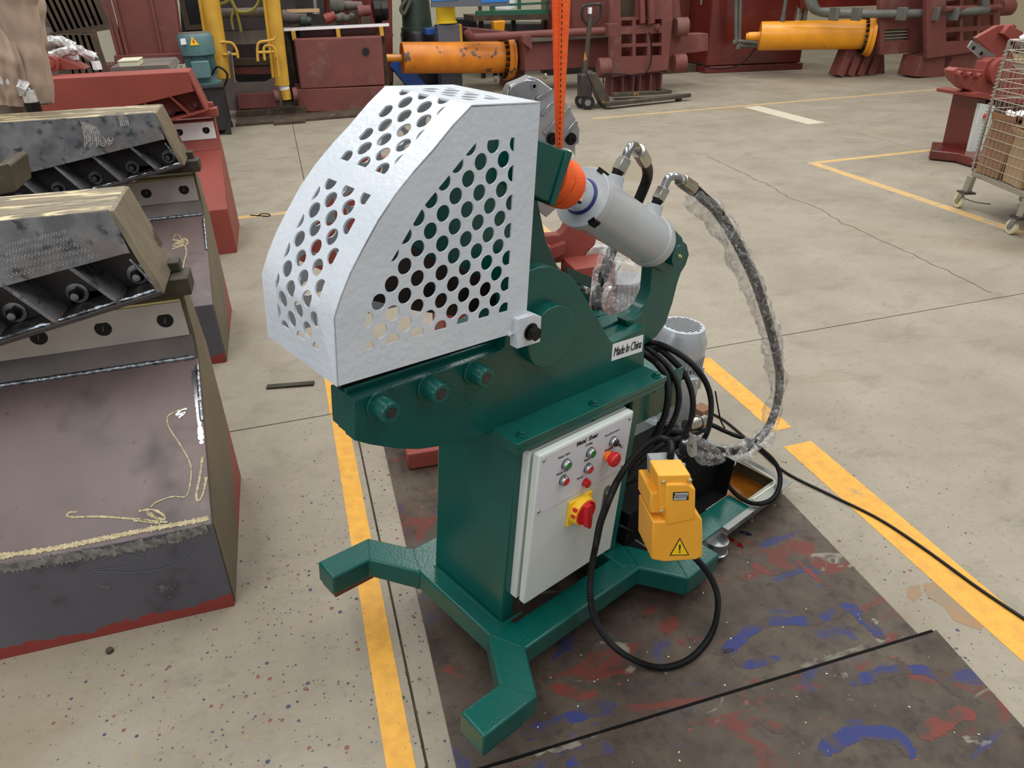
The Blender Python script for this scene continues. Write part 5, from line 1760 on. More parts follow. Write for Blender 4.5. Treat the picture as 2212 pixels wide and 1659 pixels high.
for (ut, ub, yb_, vb, rw2) in ((450, 479, 10.6, 168, 0.125), (587, 610, 10.75, 184, 0.105)):
    A, B = W.y(ub, vb, yb_), W.y(ut, -90, yb_)
    B = Vec((A.x * 0.4 + B.x * 0.6, A.y, B.z))
    cy = MB().cyl(A, B, rw2, n=36).build('yellow_cylinder', YEL, PR)
    MB().tube([A + Vec((-rw2 * 1.05, -0.05, 0.12)), A.lerp(B, 0.5) + Vec((-rw2 * 1.05, -0.05, 0)), B + Vec((-rw2 * 1.05, -0.05, 0))], 0.022, 8).build('side_pipe', YEL, cy)
A = W.y(612, 184, 10.75)
MB().cyl(A, A - Vec((-0.01, 0, 0.06)), 0.075, n=24).build('gauge_band', STICK, PR)
MB().cyl(A - Vec((-0.01, 0, 0.06)), A - Vec((-0.02, 0, 0.20)), 0.075, n=24).build('cylinder_foot', YEL, PR)
for s_ in (-1, 1):
    MB().cyl(A + Vec((0.015 + s_ * 0.10, 0, -0.14)), A + Vec((0.015 + s_ * 0.17, 0, -0.14)), 0.10, n=24).build('trunnion', REDD, PR, bevel=0.004)
for pts in ([(448, 10), (455, 60), (466, 88), (488, 91), (502, 94), (511, 108), (514, 125)], [(482, 118), (512, 117)], [(600, 62), (595, 82), (582, 88), (562, 91), (556, 102), (557, 132)], [(556, 113), (592, 112)], [(572, 130), (570, 104), (580, 98), (592, 104), (598, 125), (603, 165)]):
    MB().tube([W.y(u, v, 10.5) for u, v in pts], 0.019, 8).build('yellow_pipe', YEL, PR)
MB().tube([W.y(u, v, 10.45) for u, v in [(492, 112), (500, 120), (505, 160), (508, 178)]], 0.014, 8).build('grey_hose', STEEL, PR)
STP = thing('ratchet_strap', 'olive-yellow lashing strap knotted over the grey cross tube', 'strap', loc=tuple(W.y(512, 30, 10.85)))
for pts, r in (([(490, -20), (505, 12), (515, 25), (540, 24), (556, 10), (566, -20)], 0.032), ([(505, 20), (500, 40), (504, 64)], 0.022), ([(510, 22), (516, 45), (521, 68)], 0.026), ([(462, -10), (465, 8), (485, 6), (500, -8)], 0.03)):
    MB().tube([W.y(u, v, 10.84) for u, v in pts], r, 8, rf=lambda t, a, p: r * (0.45 + 0.75 * abs(math.cos(a)))).build('webbing', paint('olive_webbing', (128, 120, 48), 0.8), STP)

# red guard box with the shelf of parts above
RB = thing('red_box', 'large dusty red steel box on a red plinth with a black ring on its face', 'steel box', loc=(0.65, 11.1, 0))
slab([(636, 86), (824, 79), (832, 183), (650, 192)], 11.0, 11.7).build('upper_box', REDD, RB, bevel=0.008)
slab([(640, 194), (836, 186), (842, 236), (646, 242)], 10.96, 11.75).build('plinth', REDD, RB, bevel=0.008)
c = W.y(790, 111, 10.995)
MB().lathe(c, (0, -1, 0), [(0, 0.055), (0.02, 0.055), (0.021, 0.03), (0.005, 0.028)], n=28).build('black_ring', BLACKP, RB)
SHF = thing('parts_shelf', 'shelf with a chipped white edge carrying oily machine parts, above the red box', 'shelf', loc=tuple(W.y(730, 58, 11.4)))
zsh = W.y(730, 57, 11.3).z
sx0, sx1 = W.y(612, 58, 11.3).x, W.y(840, 52, 11.3).x
MB().box(sx0, sx1, 11.3, 11.9, zsh - 0.02, zsh).build('shelf_board', RUST, SHF)
MB().box(sx0, sx1, 11.285, 11.30, zsh - 0.03, zsh + 0.012).build('front_lip', STICK, SHF)
for u in (633, 730, 824):
    xx = W.y(u, 66, 11.28).x
    MB().box(xx - 0.03, xx + 0.03, 11.27, 11.285, zsh - 0.16, zsh - 0.03).build('hanger', YEL, SHF)
for xx in (sx0 + 0.05, sx1 - 0.05):
    MB().box(xx - 0.03, xx + 0.03, 11.8, 11.86, 0, zsh - 0.02).build('shelf_post', RUST, SHF)
slab([(652, 66), (845, 60), (850, 78), (655, 84)], 11.55, 11.6).build('back_rail', REDX, SHF)
random.seed(4)


def part_on_shelf(name, label, u0, v0, u1, v1, r, m, y=11.5):
    A, B = W.y(u0, v0, y), W.y(u1, v1, y)
    o = MB().lathe(A, B - A, [(0, r * 0.7), (0.002, r), ((B - A).length * 0.5, r), ((B - A).length * 0.55, r * 0.85), ((B - A).length, r * 0.85)], n=24).build(name, m, None, bevel=0.003, at=tuple(A))
    tag(o, label, name.replace('_', ' ').split()[-1] if name != 'machine_part' else 'machine part')
    lo = min(A.z, B.z) - r
    if lo > zsh + 0.02:
        mx_ = (A + B) / 2
        ROOTOFF[o.name] = A
        MB().box(mx_.x - 0.07, mx_.x + 0.07, mx_.y - 0.06, mx_.y + 0.06, zsh, lo + 0.01).build('support_block', RUST, o, bevel=0.004)


part_on_shelf('steel_roller', 'dusty steel roller lying at the left end of the parts shelf', 610, 35, 662, 38, 0.09, DUSTY)
part_on_shelf('pipe_coupling', 'dark pipe coupling beside the roller on the parts shelf', 648, 44, 672, 46, 0.075, DARKG, 11.42)
part_on_shelf('pipe_coupling', 'brick-red coupling in the middle of the parts shelf', 702, 42, 724, 32, 0.07, REDP, 11.42)
part_on_shelf('machine_part', 'dark red block-like part towards the right of the shelf', 772, 24, 800, 22, 0.085, REDD)
part_on_shelf('machine_part', 'large black round casting at the right end of the shelf', 806, 24, 836, 22, 0.17, BOXBLK, 11.6)
part_on_shelf('machine_part', 'olive canvas-wrapped bundle in the back row of the shelf', 712, 12, 742, 14, 0.12, DUSTG, 11.7)
part_on_shelf('long_pipe', 'grey pipe lying in the back row of the shelf', 736, 12, 782, 12, 0.07, DUSTY, 11.75)
o = MB()
P = W.y(746, 38, 11.45)
for k in range(5):
    o.sphere(P + Vec((0.05 * k - 0.1, 0.02 * (k % 2), 0.02 * math.sin(k * 2))), 0.075 - 0.006 * k, 7, sq=(1, 1, 0.85))
tag(o.build('cloth_bundle', DUSTG, None, at=tuple(P)), 'crumpled grey rag bundle on the parts shelf', 'rag')
o = MB().bar(W.y(620, 24, 11.45), W.y(690, 22, 11.45), 0.02, 0.05).build('wooden_lath', TAN, None)
tag(o, 'thin pale wooden lath lying across the parts shelf', 'lath')
o = MB().cyl(W.y(682, 28, 11.5), W.y(678, -30, 11.5), 0.035, n=16).cyl(W.y(682, 30, 11.5), W.y(682, 26, 11.5), 0.08, n=20).build('upright_rod', STEEL, None)
tag(o, 'upright steel rod with a round foot on the parts shelf', 'rod')

# green-grey machine and clutter in the middle distance
GM = thing('green_machine', 'dark green rounded machine column between the shelf and the grey post', 'machine', loc=tuple(W.y(900, 90, 13.0)))
MB().lathe(Vec((W.y(900, 40, 13.2).x, 13.2, 0.95)), (0, 0, 1), [(0, 0.30), (0.05, 0.30), (0.06, 0.27), (0.5, 0.25), (0.9, 0.20), (1.2, 0.12)], n=32).build('column', DARKG, GM)
MB().lathe(Vec((W.y(900, 40, 13.2).x, 13.2, 0.55)), (0, 0, 1), [(0, 0.32), (0.35, 0.32), (0.40, 0.30)], n=32).build('black_base', BLACKP, GM)
MB().box(W.y(870, 90, 13.2).x, W.y(955, 90, 13.2).x, 12.9, 13.6, 0, 0.55).build('plinth', BLACKP, GM, bevel=0.01)
MB().tube([W.y(u, v, 12.9) for u, v in [(880, -5), (866, 18), (872, 30), (878, 20), (888, -2)]], 0.03, 8).build('hanging_strap', DUSTG, GM)
o = slab([(920, 62), (952, 60), (953, 74), (921, 76)], 12.6, 12.8).build('blue_box', BLUEP, None, bevel=0.01)
tag(o, 'small blue box beside the grey post with the yellow spool', 'box')
o = slab([(850, 150), (862, 120), (885, 128), (905, 165), (925, 188), (880, 186)], 12.35, 12.9).build('blue_trolley', BLUEP, None, bevel=0.01)
tag(o, 'blue and white thing half hidden behind the orange cylinder', 'trolley')
GP = thing('grey_post', 'blue-grey steel post with a yellow spool on top', 'post', loc=(W.y(968, 90, 12.3).x, 12.3, 0))
a_, b_ = W.y(945, 55, 12.3), W.y(992, 52, 12.3)
MB().box(a_.x, b_.x, 12.3, 12.6, 0, a_.z).build('post', GREYC, GP, bevel=0.006)
MB().box(b_.x - 0.02, b_.x + 0.05, 12.32, 12.5, 0.3, a_.z).build('side_strip', YEL, GP)
zc = W.y(968, 48, 12.3).z
MB().lathe(((a_.x + b_.x) / 2, 12.45, zc - 0.02), (0, 0, 1), [(0, 0.19), (0.02, 0.19), (0.03, 0.165), (0.27, 0.165), (0.28, 0.195), (0.30, 0.195)], n=36).build('spool', YELSP, GP)
for u in (953, 967):
    c = W.y(u, 70, 12.298)
    MB().lathe(c, (0, -1, 0), [(0, 0.015), (0.008, 0.012)], n=12).build('bolt', STEEL, GP)
o = thing('sign_board', 'dark board with a bright blue print along the top edge of the photo', 'board', loc=tuple(W.y(1010, 0, 12.0)))
slab([(932, -60), (1102, -60), (1100, 12), (932, 16)], 12.0, 12.05).build('board', GREYC, o)
slab([(1040, -50), (1098, -50), (1098, 4), (1040, 6)], 11.99, 12.0).build('blue_print', BLUES, o)
slab([(934, -50), (990, -50), (990, 0), (934, 3)], 11.99, 12.0).build('blue_print', BLUES, o)
TB = thing('frame_table', 'green tube frame on a brown table behind the orange cylinder', 'table', loc=(W.y(1100, 60, 13.6).x, 13.6, 0))
for a, b, w in (((1028, 30), (1188, 26), .1), ((1062, -60), (1064, 28), .09), ((1120, -60), (1122, 20), .06), ((1184, -60), (1186, 26), .09), ((1062, 12), (1186, 6), .04)):
    MB().bar(W.y(*a, 13.6), W.y(*b, 13.6), w).build('frame_bar', TEALF, TB, bevel=0.005)
slab([(1022, 34), (1190, 30), (1190, 42), (1024, 46)], 13.5, 14.3).build('table_top', RUST, TB)
for u in (1040, 1110, 1180):
    a = W.y(u, 44, 13.7)
    MB().box(a.x - 0.04, a.x + 0.04, 13.7, 13.78, 0, a.z).build('leg', BLACKP, TB)
slab([(1066, -40), (1112, -40), (1112, 16), (1100, 20), (1066, 18)], 14.2, 14.4).build('white_sheet', STICK, TB)
o = slab([(1066, 46), (1092, 44), (1090, 70), (1068, 72)], 13.3, 13.5).build('yellow_motor', YELC, None, bevel=0.02)
tag(o, 'small yellow unit hanging under the green-framed table', 'motor')
for u, v in ((1070, 172), (1177, 166)):
    f = W.z(u, v + 4, 0)
    o = thing('caster_wheel', 'small caster under the trolley left of the orange sling' if u < 1100 else 'small caster just beside the orange sling, under the red beam', 'caster', loc=tuple(f))
    MB().cyl(f + Vec((-0.02, 0, 0.06)), f + Vec((0.02, 0, 0.06)), 0.06, n=20).build('wheel', NYLON, o)
    MB().box(f.x - 0.035, f.x + 0.035, f.y - 0.04, f.y + 0.04, 0.10, 0.22).build('fork', BLACKP, o)

OC = thing('hydraulic_cylinder', 'orange cylinder with peeling paint, bolted to the red baler', 'cylinder', loc=tuple(W.y(985, 130, 12.0)))
A, B = W.y(868, 122, 12.05), W.y(1092, 124, 12.05)
A, B = W.y(868, 125, 11.95), W.y(1090, 124, 11.95)
d_ = (B - A).normalized()
Lc = (B - A).length
MB().lathe(A, d_, [(0, 0.235), (0.01, 0.245), (Lc * 0.5, 0.248), (Lc, 0.252)], n=48).build('barrel', ORC, OC)
MB().lathe(A, -d_, [(-0.02, 0.06), (0.27, 0.06)], n=24).build('rod_stub', YELC, OC)
MB().lathe(B, d_, [(0, 0.37), (0.07, 0.37), (0.08, 0.34), (0.14, 0.34)], n=48).build('flange', ORC, OC, bevel=0.004)
x_, y_, _ = basis(d_)
for k in range(20):
    a = 2 * PI * k / 20
    q = B + (x_ * math.cos(a) + y_ * math.sin(a)) * 0.315
    MB().cyl(q, q - d_ * 0.06, 0.032, n=6).build('bolt', BOXBLK, OC)


def red_baler(label, loc): return thing('baler', label, 'baler', loc=loc)


RBL = red_baler('red baler frame with square windows and a long red pipe, centre background', (4.6, 11.3, 0))
MB().tube([W.y(1008, 66, 11.7), W.y(1018, 78, 11.7), W.y(1040, 80, 11.7), W.y(1200, 72, 11.3), W.y(1330, 66, 10.7), W.y(1425, 60, 10.25)], 0.062, 14, sub=4).build('red_pipe', REDD, RBL)
slab([(1010, 60), (1110, 70), (1112, 98), (1096, 98), (1020, 92)], 12.4, 12.9).build('end_block', REDD, RBL, bevel=0.01)
slab([(1098, 96), (1134, 96), (1134, 200), (1090, 205)], 12.3, 12.7).build('leg', REDD, RBL, bevel=0.01)
slab([(1132, 88), (1330, 76), (1330, 142), (1134, 154)], 11.4, 12.0).build('main_beam', REDD, RBL, bevel=0.01)
slab([(1132, 84), (1330, 72), (1330, 80), (1134, 92)], 11.3, 12.1).build('beam_cap', DUSTY, RBL, bevel=0.004)
slab([(1128, 78), (1148, 76), (1150, 108), (1130, 92)], 11.25, 11.4).build('bracket', REDD, RBL)
slab([(1230, -60), (1318, -60), (1318, 62), (1240, 66)], 11.5, 11.7).build('upper_plate', REDD, RBL)
outer = pxy([(1316, -80), (1446, -80), (1450, 40), (1440, 150), (1320, 166), (1316, 160)], 10.3)
holes = []
for u0, u1 in ((1340, 1364), (1371, 1396), (1403, 1427)):
    for v0, v1 in ((102, 122), (74, 95), (44, 58)):
        k = (u0 - 1340) * 0.035
        holes.append(pxy([(u0, v0 + 0 - k), (u1, v0 - k - 1), (u1, v1 - k - 1), (u0, v1 - k)], 10.3))
holes.append(pxy([(1338, -60), (1372, -60), (1372, 36), (1338, 38)], 10.3))
holes.append(pxy([(1378, -60), (1396, -60), (1396, 34), (1378, 35)], 10.3))
mf = flat_holes(outer, holes, 0.08)
mf.transform(Matrix(((1, 0, 0, 0), (0, 0, -1, 10.30), (0, 1, 0, 0), (0, 0, 0, 1))))
mf.transform(Matrix.Translation(-ROOTOFF[RBL.name]))
mesh_obj('grid_frame', mf, REDD, RBL)
slab([(1316, -80), (1452, -80), (1446, 148), (1320, 160)], 10.75, 10.8).build('back_plate', REDX, RBL)
slab([(1335, -80), (1374, -80), (1374, 44), (1336, 46)], 10.4, 10.45).build('rusty_plate', RUST, RBL)
slab([(1446, -80), (1460, -80), (1472, 40), (1470, 150), (1440, 158)], 10.45, 11.2).build('side_frame', REDD, RBL, bevel=0.01)
for u, v, r in ((1304, 146, .15), (1470, 58, .14), (1466, 136, .14)):
    c = W.y(u, v, 10.35)
    MB().cyl(c + Vec((-0.10, 0, 0)), c + Vec((0.10, -0.03, 0)), r, n=28).build('tie_nut', REDD, RBL, bevel=0.006)
slab([(1314, 52), (1336, 51), (1338, 78), (1316, 80)], 10.0, 10.15).build('pipe_clamp', REDD, RBL, bevel=0.004)
for u, w2 in ((1342, 0), (1402, 0)):
    a, b = W.y(u - 24, 160, 10.4), W.y(u + 22, 160, 10.4)
    lg = MB().box(a.x, b.x, 10.45, 10.6, 0, a.z).build('leg', REDD, RBL, bevel=0.004)
    for xx in (a.x, (a.x + b.x) / 2, b.x):
        MB().box(xx - 0.012, xx + 0.012, 10.30, 10.46, 0, a.z).build('web', REDD, lg)
for u in (1388, 1407):
    MB().cyl(W.y(u, 50, 10.2), W.y(u - 4, -90, 10.2), 0.06 if u > 1400 else 0.045, n=16).build('red_pipe', REDD, RBL)
MB().tube([W.y(u, v, 10.2) for u, v in [(1402, 70), (1408, 110), (1400, 150), (1380, 163), (1340, 160), (1306, 162), (1304, 180)]], 0.010, 6).build('black_cable', BLACK, RBL)
slab([(1470, 74), (1530, 72), (1530, 110), (1464, 118)], 10.9, 11.2).build('link_beam', REDD, RBL, bevel=0.01)

# pallet jack
PJ = thing('pallet_jack', 'worn black and yellow hand pallet truck in front of the red baler', 'pallet truck', loc=(4.9, 9.5, 0))
f1a, f1b = W.z(1305, 236, 0.0), W.z(1490, 216, 0.0)
f2a, f2b = W.z(1322, 208, 0.05), W.z(1450, 201, 0.05)
for a, b in ((f1a, f1b), (f2a, f2b)):
    d_ = (b - a).normalized()
    s_ = Vec((-d_.y, d_.x, 0)) * 0.08
    pts = [a - s_, a + s_, b + s_ * 0.8 - d_ * 0.25, b + s_ * 0.3, b - s_ * 0.3, b - s_ * 0.8 - d_ * 0.25]
    MB().prism([(p.x, p.y) for p in pts], 'z', 0.045, 0.10).build('fork', JACKM, PJ, bevel=0.006)
    MB().cyl(b - d_ * 0.22 - s_ * 0.5 + Vec((0, 0, 0.04)), b - d_ * 0.22 + s_ * 0.5 + Vec((0, 0, 0.04)), 0.04, n=18).build('fork_roller', BLACKP, PJ)
bl0, bl1 = W.z(1300, 236, 0.05), W.z(1316, 206, 0.08)
MB().loft([W.y(1268, 158, 9.3), W.y(1290, 160, 9.3), W.y(1318, 215, 9.3), W.y(1306, 236, 9.3)], [W.y(1268, 158, 9.3) + Vec((0.1, 0.5, 0)), W.y(1290, 160, 9.3) + Vec((0.1, 0.5, 0)), W.y(1318, 215, 9.3) + Vec((0.1, 0.5, 0)), W.y(1306, 236, 9.3) + Vec((0.1, 0.5, 0))]).build('head_frame', JACKM, PJ, bevel=0.004)
for u, v in ((1270, 218), (1256, 214)):
    c = W.y(u, v, 9.35 + (0.2 if u < 1265 else 0))
    c.z = 0.10
    MB().cyl(c + Vec((-0.01, -0.03, 0)), c + Vec((0.01, 0.03, 0)), 0.10, n=32).build('steering_wheel', NYLON if 0 else BLACKP, PJ, bevel=0.004)
    MB().cyl(c + Vec((-0.014, -0.034, 0)), c + Vec((0.014, 0.034, 0)), 0.045, n=24).build('wheel_hub', STEEL, PJ)
p0 = W.y(1262, 185, 9.4)
MB().box(p0.x - 0.08, p0.x + 0.10, 9.32, 9.5, 0.18, 0.50).build('pump_body', MILLB, PJ, bevel=0.02)
MB().cyl(W.y(1262, 170, 9.4), W.y(1276, 28, 9.4), 0.035, n=16).build('handle_shaft', JACKM, PJ)
MB().tube([W.y(u, v, 9.4) for u, v in [(1272, 58), (1258, 40), (1258, 22), (1264, 12), (1292, 9), (1298, 16), (1294, 36), (1276, 58)]], 0.018, 10).build('handle_loop', BLACKP, PJ)
slab([(1273, 16), (1279, 16), (1278, 30), (1273, 30)], 9.36, 9.42).build('release_lever', STICK, PJ)

# red press cabinet, yellow cylinder and second baler on the right
Q = [Vec((7.64, 12.96, 0)), Vec((7.66, 12.2, 0)), Vec((9.52, 11.83, 0)), Vec((9.9, 12.6, 0))]
DP = thing('red_cabinet', 'deep red glossy machine cabinet behind the bright yellow cylinder', 'cabinet', loc=(8.5, 12.4, 0))
MB().prism([(q.x, q.y) for q in Q], 'z', 0.13, 2.6).build('housing', REDX, DP, bevel=0.02)
MB().prism([(q.x * 1.0 + dx_, q.y + dy_) for q, dx_, dy_ in zip(Q, (-0.02, -0.02, 0.05, 0.05), (0.03, -0.03, -0.03, 0.03))], 'z', 0.0, 0.12).build('base', REDX, DP, bevel=0.01)
MB().box(6.6, 7.62, 12.5, 12.9, 0.0, 0.14).build('side_base', RUST, DP)
MB().box(6.5, 7.6, 12.9, 13.0, 0.1, 2.6).build('side_panel', paint('brown_red_panel', (84, 34, 28), 0.4), DP)
for u0, v0, u1, v1, u2, v2 in ((1590, -60, 1590, 88, 1690, 100), (1600, -60, 1597, 98, 1700, 104)):
    MB().tube([W.y(u0, v0, 11.75), W.y(u1, v1 - 4, 11.75), W.y(u1 + 2, v1, 11.75), W.y(u2, v2, 11.6)], 0.035, 10, sub=4).build('grey_pipe', PIPEG, DP)
MB().bar(W.y(1514, -20, 11.9), W.y(1514, 10, 11.9), 0.03).build('door_handle', STEEL, DP)
MB().tube([W.y(u, v, 11.7) for u, v in [(1504, 132), (1530, 146), (1570, 148), (1605, 135), (1632, 104)]], 0.012, 6).build('black_cable', BLACK, DP)

A, B = W.y(1641, 78, 11.3), W.y(1868, 74, 10.45)
YC_ = thing('hydraulic_cylinder', 'bright yellow cylinder with a black-bolted flange, in front of the deep red cabinet', 'cylinder', loc=tuple((A + B) / 2))
d_ = (B - A).normalized()
Lc = (B - A).length
MB().lathe(A, d_, [(0, 0.232), (0.008, 0.24), (Lc, 0.24)], n=48).build('barrel', YELC, YC_)
MB().lathe(A, -d_, [(-0.02, 0.075), (0.20, 0.07), (0.21, 0.055), (0.24, 0.055)], n=24).build('end_stub', YELC, YC_, bevel=0.003)
MB().lathe(B, d_, [(0, 0.33), (0.06, 0.335), (0.061, 0.36), (0.12, 0.36)], n=48).build('flange', YELC, YC_, bevel=0.004)
x_, y_, _ = basis(d_)
for k in range(22):
    a = 2 * PI * k / 22
    q = B + (x_ * math.cos(a) + y_ * math.sin(a)) * 0.290
    MB().cyl(q, q - d_ * 0.05, 0.028, n=6).build('bolt', BOXBLK, YC_)
for u, v, r in ((1690, 42, .045), (1816 - 80, 42, .045), (1722, 38, .07)):
    c = W.y(u, v + 6, 11.1)
    MB().cyl(c, c + Vec((0, 0, 0.12)), r, n=20).cyl(c + Vec((0, 0, 0.12)), c + Vec((0.02, 0, 0.8)), r * 0.75, n=16).build('hose_port', ZINC if r > .05 else PIPEG, YC_)

RB2 = red_baler('red baler body with a slotted window and a grid of recesses, right background', (11.3, 10.0, 0))
slab([(1850, 60), (1908, 40), (1912, 172), (1808, 163), (1826, 120)], 10.55, 10.8).build('front_leg', REDD, RB2, bevel=0.01)
for u in (1822, 1845, 1866, 1888):
    A, B = W.y(u + 8, 124, 10.50), W.y(u - 8, 164, 10.46)
    MB().bar(A, B, 0.03, 0.14).build('web', REDD, RB2)
fpl = flat_holes(pxy([(1896, -80), (2000, -80), (2000, 112), (1898, 118)], 10.1), [pxy([(1908, 63), (1962, 60), (1964, 86), (1906, 90)], 10.1)], 0.08)
fpl.transform(Matrix(((1, 0, 0, 0), (0, 0, -1, 10.1), (0, 1, 0, 0), (0, 0, 0, 1))))
fpl.transform(Matrix.Translation(-ROOTOFF[RB2.name]))
mesh_obj('window_plate', fpl, REDD, RB2)
for k in range(4):
    slab([(1904, 64 + 7 * k), (1964, 61 + 7 * k), (1964, 66 + 7 * k), (1904, 69 + 7 * k)], 10.25, 10.3).build('guide_slat', DUSTY, RB2)
o2 = pxy([(1996, -80), (2158, -80), (2156, 60), (2150, 104), (1998, 126)], 9.7)
hl2 = []
for i, (u0, u1) in enumerate(((2040, 2070), (2077, 2107), (2114, 2142))):
    for v0, v1 in ((70, 90), (38, 60), (2, 28)):
        hl2.append(pxy([(u0, v0 - i * 2), (u1, v0 - i * 2 - 2), (u1, v1 - i * 2 - 2), (u0, v1 - i * 2)], 9.7))
f3 = flat_holes(o2, hl2, 0.08)
f3.transform(Matrix(((1, 0, 0, 0), (0, 0, -1, 9.7), (0, 1, 0, 0), (0, 0, 0, 1))))
f3.transform(Matrix.Translation(-ROOTOFF[RB2.name]))
mesh_obj('grid_frame', f3, REDD, RB2)
slab([(1996, -80), (2146, -80), (2146, 96), (1998, 118)], 10.1, 10.15).build('back_plate', REDX, RB2)
c = W.y(2178, 16, 9.9)
MB().cyl(c - Vec((0.2, 0, 0)), c + Vec((0.06, 0, 0)), 0.13, n=28).build('tie_nut', REDD, RB2, bevel=0.006)
MB().cyl(W.y(2040, 20, 9.6), W.y(2160, 16, 9.6), 0.05, n=16).build('red_pipe', REDD, RB2)
for (u0, u1, vb) in ((1984, 2044, 168), (2054, 2120, 150)):
    slab([(u0 + 8, 122), (u1, 112), (u1 - 6, vb), (u0 - 6, vb - 2)], 9.75, 10.2).build('leg', REDD, RB2, bevel=0.008)
slab([(1720, -90), (2000, -90), (1990, 8), (1730, 18)], 11.0, 11.1).build('rear_plate', REDX, RB2)
for yv, du in ((9.95, 0), (9.85, 8)):
    MB().tube([W.y(1735 + du, -60, 10.7), W.y(1752 + du, 14, 10.6), W.y(1790, 26 + du * .4, 10.5), W.y(1880, 30, 10.1), W.y(2000, 28, 9.8), W.y(2120, 22, 9.5), W.y(2128, 14, 9.5), W.y(2122 + du, -60, 9.5)], 0.065, 12, sub=5).build('grey_pipe', PIPEG, RB2)
for u in (1802, 1850, 1948, 2018, 2060):
    c = W.y(u, 30, 9.8 + (1948 - u) * 0.002)
    MB().obox(c, Vec((0.03, 0, 0)), Vec((0, 0.10, 0)), Vec((0, 0, 0.10))).build('pipe_clamp', PIPEG, RB2, bevel=0.01)
o = slab([(2186, 78), (2250, 84), (2250, 145), (2190, 132)], 7.6, 8.2).build('wooden_crate', TAN, None, bevel=0.005)
tag(o, 'tan wooden board box behind the small red shear at the right edge', 'crate')

# ------------------------------------------------------------------ small red shear at the right
RS = thing('metal_shear', 'red alligator shear behind the wire cart, far right', 'shear', loc=(6.6, 4.6, 0))
K5 = lambda lst: [(1950 + a * .3015, 40 + b * .3015) for a, b in lst]
YS = 4.7
slab(K5([(365, 375), (395, 352), (580, 372), (600, 310), (650, 282), (720, 282), (760, 310), (900, 420), (900, 560), (540, 535), (450, 505), (390, 450), (366, 410)]), YS, YS + 0.12).build('lower_jaw', REDP, RS, bevel=0.006)
slab(K5([(525, 140), (680, 52), (790, 38), (820, 130), (760, 190), (812, 315), (700, 330), (660, 270)]), YS + 0.12, YS + 0.17).build('upper_jaw', REDP, RS, bevel=0.006)
slab(K5([(470, 205), (500, 158), (672, 268), (602, 322)]), YS + 0.10, YS + 0.12).build('upper_blade', STEEL, RS)
for a, b in ((508, 212), (563, 250), (618, 290)):
    c = W.y(*K5([(a, b)])[0], YS + 0.10)
    MB().cyl(c, c - Vec((0, 0.004, 0)), 0.018, n=16).build('blade_hole', BLACK, RS)
c = W.y(*K5([(672, 372)])[0], YS)
MB().cyl(c, c - Vec((0, 0.06, 0)), 0.125, n=40).build('pivot_disc', REDP, RS, bevel=0.004)
for a, b in ((382, 388), (452, 397), (520, 405)):
    c = W.y(*K5([(a + 6, b + 4)])[0], YS)
    q = MB().lathe(c, (0, -1, 0), [(0, 0.036), (0.006, 0.036), (0.007, 0.027), (0.06, 0.027), (0.061, 0.013), (0.04, 0.012)], n=20).build('socket_bolt', REDP, RS)
c = W.y(*K5([(752, 82)])[0], YS + 0.12)
MB().cyl(c, c - Vec((0, 0.05, 0)), 0.05, n=24).build('arm_pin', REDP, RS, bevel=0.003)
slab(K5([(720, 108), (770, 45), (869, 100), (860, 190), (790, 165)]), YS + 0.06, YS + 0.12).build('clevis', REDP, RS, bevel=0.005)
A, B = W.y(*K5([(785, 172)])[0], YS + 0.05), W.y(*K5([(900, 120)])[0], YS + 0.05)
MB().lathe(W.y(*K5([(800, 150)])[0], YS + .1), Vec((1, 0, -0.25)), [(0, 0.05), (0.08, 0.09), (0.10, 0.11), (0.6, 0.11)], n=28).build('cylinder', STEEL, RS)
slab(K5([(500, 540), (560, 528), (940, 590), (940, 625), (560, 572), (498, 565)]), YS - 0.10, YS + 0.35).build('table', REDP, RS, bevel=0.004)
slab(K5([(545, 572), (600, 575), (520, 960), (450, 972)]), YS - 0.02, YS + 0.3).build('column', REDX, RS, bevel=0.005)
slab(K5([(562, 608), (665, 625), (600, 975), (478, 958)]), YS - 0.08, YS - 0.03).build('control_cabinet', CABW, RS, bevel=0.006)
c = W.y(*K5([(590, 698)])[0], YS - 0.08)
MB().cyl(c, c - Vec((0, 0.03, 0)), 0.025, n=20).build('stop_button', REDPL, RS)
ft = [W.z(*p, 0.0) for p in K5([(182, 1015), (372, 1035), (470, 1065), (600, 1090), (740, 1040), (480, 968), (385, 962), (195, 950)])]
MB().prism([(p.x, p.y) for p in ft], 'z', 0.012, 0.10).build('base_foot', REDX, RS, bevel=0.01)
MB().box(6.4, 7.4, 4.1, 4.7, 0.0, 0.095).build('base_frame', REDX, RS, bevel=0.01)
slab(K5([(640, 590), (940, 620), (900, 980), (560, 980)]), YS + 0.05, YS + 0.3).build('rear_column', REDX, RS)

# ------------------------------------------------------------------ wire cart with cartons
CT = thing('wire_cart', 'wire mesh cart on cream casters, full of cardboard, right edge', 'cart', loc=(5.2, 2.9, 0))
ca_ = W.z(2068, 448, 0)
cb2 = W.z(2181, 505, 0)
u_ = (cb2 - ca_).normalized()
n_ = Vec((-u_.y, u_.x, 0))
n_ = n_ if n_.x > 0 else -n_
zb_ = 0.30
base0 = ca_ + n_ * 0.05 - u_ * 0.02
Lc, Wc, Hc = 1.15, 0.60, 0.98
cor = lambda a, b, z: base0 + u_ * (a * Lc) + n_ * (b * Wc) + Vec((0, 0, z))
MB().loft([cor(0, 0, zb_ - 0.04), cor(1, 0, zb_ - 0.04), cor(1, 1, zb_ - 0.04), cor(0, 1, zb_ - 0.04)], [cor(0, 0, zb_), cor(1, 0, zb_), cor(1, 1, zb_), cor(0, 1, zb_)]).build('base_frame', WIRE, CT, bevel=0.004)
